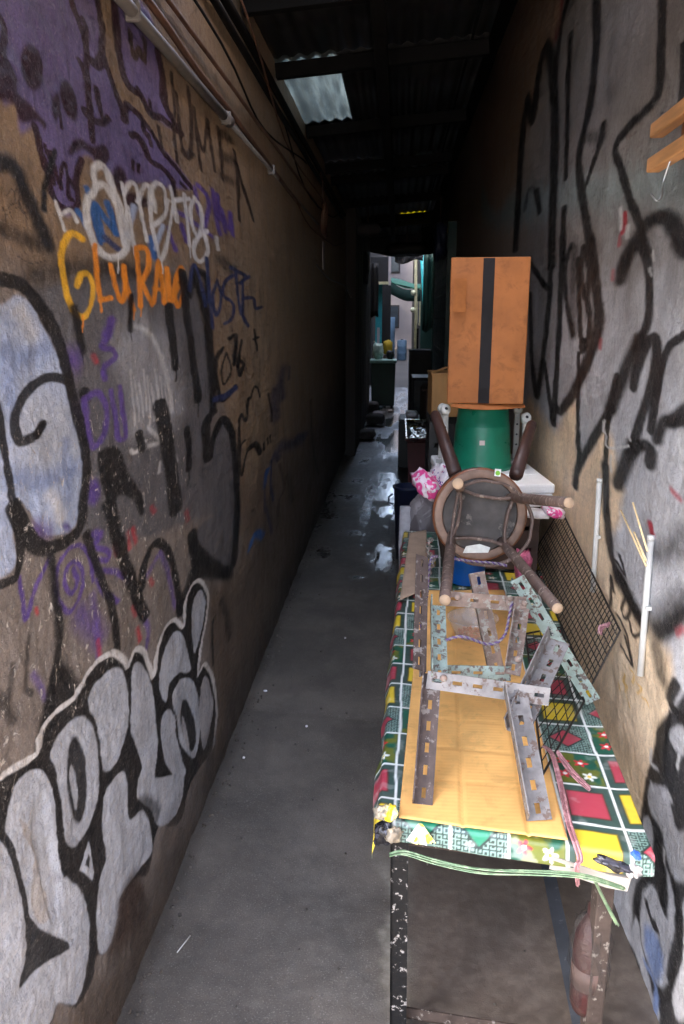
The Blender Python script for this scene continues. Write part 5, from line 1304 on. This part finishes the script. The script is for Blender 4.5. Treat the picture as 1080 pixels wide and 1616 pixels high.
rl = thing('cloth_roll', 'pale rolled cloth standing beside the back left table corner', 'roll', (.055, 3.97, .30)); MB().tube([(0, 0, 0), (-.004, .0, .2), (.0, .02, .40)], [.032, .036, .034], 14).build('roll', mat('pale_cloth', (176, 174, 178), .8), rl, True); MB().tube([(-.002, .008, .13), (-.002, .009, .15)], .038, 14).build('band', navy, rl, True)
rx = thing('plastic_bin', 'oxblood plastic bin under the foil tray', 'bin', (.22, 6.9, 0)); MB().lathe([(.10, 0), (.15, .01), (.185, .60), (.20, .605), (.20, .63), (.178, .63), (.14, .03), (.001, .03)], 4, Matrix.Rotation(R(45), 4, 'Z') @ Matrix.Scale(1.0, 4)).build('shell', oxblood, rx, bevel=.01); MB().box((0, 0, .61), (.30, .05, .03)).build('lip', oxblood, rx)
fo = thing('foil_tray', 'bright crumpled foil tray on the oxblood bin', 'tray', (.205, 7.0, .632))
uu, vv = np.meshgrid(np.linspace(-1, 1, 40), np.linspace(-1, 1, 60)); ed = np.maximum(np.abs(uu), np.abs(vv)); hz = .012 + .05 * sstep(.72, .95, ed) + .040 * (fbm(uu + 5, vv, 2.2, 4) - .5) * (1 - sstep(.7, .9, ed)); me = grid_mesh('tray', np.stack([uu * .125, vv * .62, hz], -1), {}); o = link('tray', me, foil_m, fo); o.modifiers.new('t', 'SOLIDIFY').thickness = .0015
MB().box((-.128, 0, .060), (.014, 1.26, .010)).build('rim', foil_m, fo, bevel=.002); MB().box((.128, 0, .060), (.014, 1.26, .010)).build('rim', foil_m, fo, bevel=.002)
nb = thing('plastic_bin', 'navy plastic bin on the floor beyond the grey sack', 'bin', (.09, 5.35, 0)); MB().lathe([(.07, 0), (.085, .005), (.105, .50), (.115, .505), (.115, .52), (.098, .52), (.08, .02), (.001, .02)], 28).build('shell', navy, nb, True); MB().tube([(-.115, 0, .46), (-.14, 0, .44), (-.14, 0, .40), (-.11, 0, .39)], .007, 6).build('handle', navy, nb, True)
k_ = 0
for x, y, w, d, h, m_, lb in ((.20, 9.0, .34, .5, .52, blackp, 'black lidded carton on the floor with a white packet on top'), (.36, 10.6, .34, .6, .86, blackp, 'tall black carton stacked against the shutter'), (.33, 12.6, .32, .5, 1.12, grey_d, 'grey cabinet near the far end on the right'), (.45, 6.2, .36, .7, .74, oxblood, 'oxblood carton against the wall beside the foil tray'), (.47, 5.35, .32, .5, .9, blackp, 'black carton against the wall behind the plywood box'), (.42, 8.0, .34, .6, .95, crate_m, 'brown carton against the right wall past the foil tray')):
    t = thing('carton', lb, 'carton', (x, y, 0)); MB().box((0, 0, h / 2), (w, d, h), (0, 0, rng.uniform(-.08, .08))).build('body', m_, t, bevel=.012); MB().box((0, 0, h + .012), (w + .02, d + .02, .022), (0, 0, rng.uniform(-.05, .05))).build('lid', m_, t, bevel=.006); MB().box((0, -d / 2 - .012, h * .62), (w * .3, .012, .05)).build('grip', m_, t, bevel=.004)
tag(crumple('paper_packet', (.16, 8.95, .580), (.17, .34, .09), MATS['white_packet'], 12.1, amp=.12), 'white packet on top of the black lidded carton', 'packet')
for x, y, sx, sy, sz, m_, lb in ((-.42, 10.9, .30, .5, .14, grey_d, 'flat grey slab on the floor at the left wall'), (-.34, 12.3, .36, .4, .20, grey_d, 'low grey block by the left boards'), (-.30, 13.1, .26, .3, .14, pale, 'pale low block left of the wet floor'), (-.44, 13.9, .28, .3, .22, grey_d, 'grey bundle in front of the green bin'), (-.12, 14.0, .12, .2, .06, pale, 'small pale lump on the wet floor before the bin')):
    tag(crumple('rubble_sack', (x, y, sz * .5), (sx, sy, sz), m_, x * 9 + y, amp=.14), lb, 'sack')
wbn = thing('wheelie_bin', 'dark green bin heaped with a pale bag at the far end', 'bin', (-.27, 14.8, 0))
wbn.scale = (.9, .9, 1.28)
MB().box((0, 0, .34), (.46, .5, .60), None, 1.08).build('tub', dkgreen, wbn, bevel=.02); MB().box((0, 0, .66), (.54, .58, .045)).build('rim', mat('pale_green_plastic', (120, 160, 150), .5), wbn, bevel=.01)
for x in (-.18, .18): MB().lathe([(.001, -.025), (.045, -.025), (.05, 0), (.045, .025), (.001, .025)], 14).build('wheel', blackp, wbn, True, M=Matrix.Translation((x, -.2, .048)) @ Matrix.Rotation(R(90), 4, 'Y'))
tag(crumple('refuse_bag', (-.37, 14.8, 1.02), (.22, .26, .32), film('pale_bag', (190, 214, 206), (160, 190, 184), 8, .4), 3.3), 'pale plastic bag heaped on the green bin', 'bag')
tag(crumple('refuse_bag', (-.15, 14.85, .95), (.16, .22, .18), blackp, 6.1), 'dark bag beside the pale bag on the green bin', 'bag')
tag(crumple('refuse_sack', (-.22, 17.0, 1.00), (.22, .22, .34), mat('yellow_sack', (190, 160, 40), .7), 2.1), 'yellow sack by the dark panel at the far end', 'sack'); tag(crumple('refuse_sack', (-.22, 17.0, .44), (.26, .26, .88), mat('brown_sack', (72, 62, 54), .8), 4.1), 'dark brown sack standing below the yellow sack', 'sack')
for x, y, h, m_, lb in ((-.32, 30, 1.6, 'bl', 'tall faded blue drum left in the far lane'), (.13, 31, .75, 'bl2', 'low blue drum right in the far lane')):
    t = thing('blue_drum', lb, 'drum', (x, y, 0)); bm2 = mat('faded_blue', (110, 140, 166), .6)
    MB().lathe([(.001, 0), (.17, 0), (.18, .02), (.18, h * .32), (.19, h * .34), (.18, h * .36), (.18, h * .66), (.19, h * .68), (.18, h * .70), (.18, h - .02), (.15, h), (.001, h)], 20).build('barrel', bm2, t, True); MB().lathe([(.05, h), (.05, h + .03), (.001, h + .03)], 10).build('bung', blackp, t, True)
tag(MB().tube(cr([(-.9, 21.5, 2.75), (-.2, 21.6, 2.30), (.7, 21.7, 2.0)], 8), .018, 6).build('overhead_wire', steel_dark, None, True), 'dark overhead wire crossing the far lane', 'wire')
# hanging bits under the far roof
for x, y, z, sz, m_, lb in ((.44, 9.4, 2.62, (.18, .3, .44), navy, 'dark blue bundle hanging under the roof at the right'), (-.38, 9.9, 2.66, (.34, .3, .16), grey_d, 'grey bundle hanging under the roof at the left'), (-.52, 11.6, 2.5, (.2, .4, .5), blackp, 'black bag hanging high at the left boards'), (.10, 12.6, 2.68, (.8, .3, .22), blackp, 'black bundle hanging across the roof end')):
    t = thing('hanging_bundle', lb, 'bundle', (x, y, z)); crumple('bundle', (0, 0, -sz[2] / 2 + .05), sz, m_, x * 7 + y, t); MB().tube([(0, 0, 0), (0, .01, roof_z(x) - z + .02)], .006, 5).build('cord', brown_c, t)
# grit swept along the foot of the left wall and under the table
rg = random.Random(21); mb = MB()
for k in range(420):
    y = 1.1 + rg.random() ** 1.6 * 6.5; x = WL + .012 + abs(rg.gauss(0, .035)); sz = rg.uniform(.002, .0085)
    if k > 330: x, y = rg.uniform(-.5, .6), 1.2 + rg.random() * 3.5
    mb.box((x, y, .006 + sz * .3), (sz, sz * rg.uniform(.6, 1.6), sz * .7), (rg.random() * 3, rg.random() * 3, rg.random() * 3))
o = mb.build('grit', mat('grey_grit', (82, 76, 69), .9, var=.5, scale=90)); tag(o, 'loose grit along the foot of the left wall', 'grit', kind='stuff')
# litter on the floor
for i, (x, y) in enumerate(((-0.572, 3.253, 0.000)[:2], (-0.351, 2.950, 0.000)[:2], (-0.563, 2.695, 0.000)[:2], (-0.559, 1.737, 0.000)[:2], (-0.253, 3.882, 0.000)[:2], (0.104, 9.445, 0.000)[:2])):
    lb = ('white pebble of litter on the floor beside the left wall', 'tiny pale chip on the middle of the floor', 'small pale chip near the left wall below the silver letters', 'thin white straw on the floor near the bottom of the picture', 'pale scrap on the floor by the crack', 'white scrap on the wet floor by the navy bin')[i]
    if i == 3: tag(MB().tube([(0, 0, .010), (.012, .035, .011), (.02, .06, .010)], .0016, 6).build('straw', pvc, None, True), lb, 'straw').location = (x, y, 0)
    else: tag(crumple('litter_scrap', (x, y, .012), ((.012, .05)[i == 5] * (1.6 if i == 0 else 1), .014 if i < 5 else .12, .009), MATS['white_packet'], i * 3.1, n=10), lb, 'litter')

# ------------------------------------------------------------------ things of a kind share a group phrase
GROUPS = {'tape_wad': 'tape wads on the table corners', 'carton': 'cartons along the right wall', 'wall_cable': 'cables along the left wall', 'bamboo_skewer': 'skewers stuck behind the conduit', 'plastic_bag': 'plastic bags among the table clutter', 'rope': 'purple and white ropes on the stand and stool',
          'wire_rack': 'wire racks beside the iron stand', 'round_stool': 'stools tipped seat against seat', 'wall_conduit': 'white conduits on the right wall', 'hanging_bundle': 'bundles hanging under the far roof', 'litter_scrap': 'litter scraps on the floor', 'rubble_sack': 'low blocks along the left wall',
          'alley_wall': 'graffiti walls of the alley', 'plastic_crate': 'crates stacked behind the table', 'raffia_string': 'pink raffia on the table', 'plastic_twine': 'green twine under the table front', 'blue_drum': 'blue drums in the far lane', 'refuse_bag': 'bags on the green bin', 'refuse_sack': 'sacks by the dark doorway',
          'paper_packet': 'white packets among the clutter', 'plastic_bin': 'plastic bins behind the table', 'cloth_bundle': 'cloth bundles behind the table', 'building': 'buildings of the far lane', 'hanging_cloth': 'cloths hanging round the far opening'}
for o in C.objects:
    k = o.name.split('.')[0]
    if o.parent is None and k in GROUPS and 'category' in o: o['group'] = GROUPS[k]
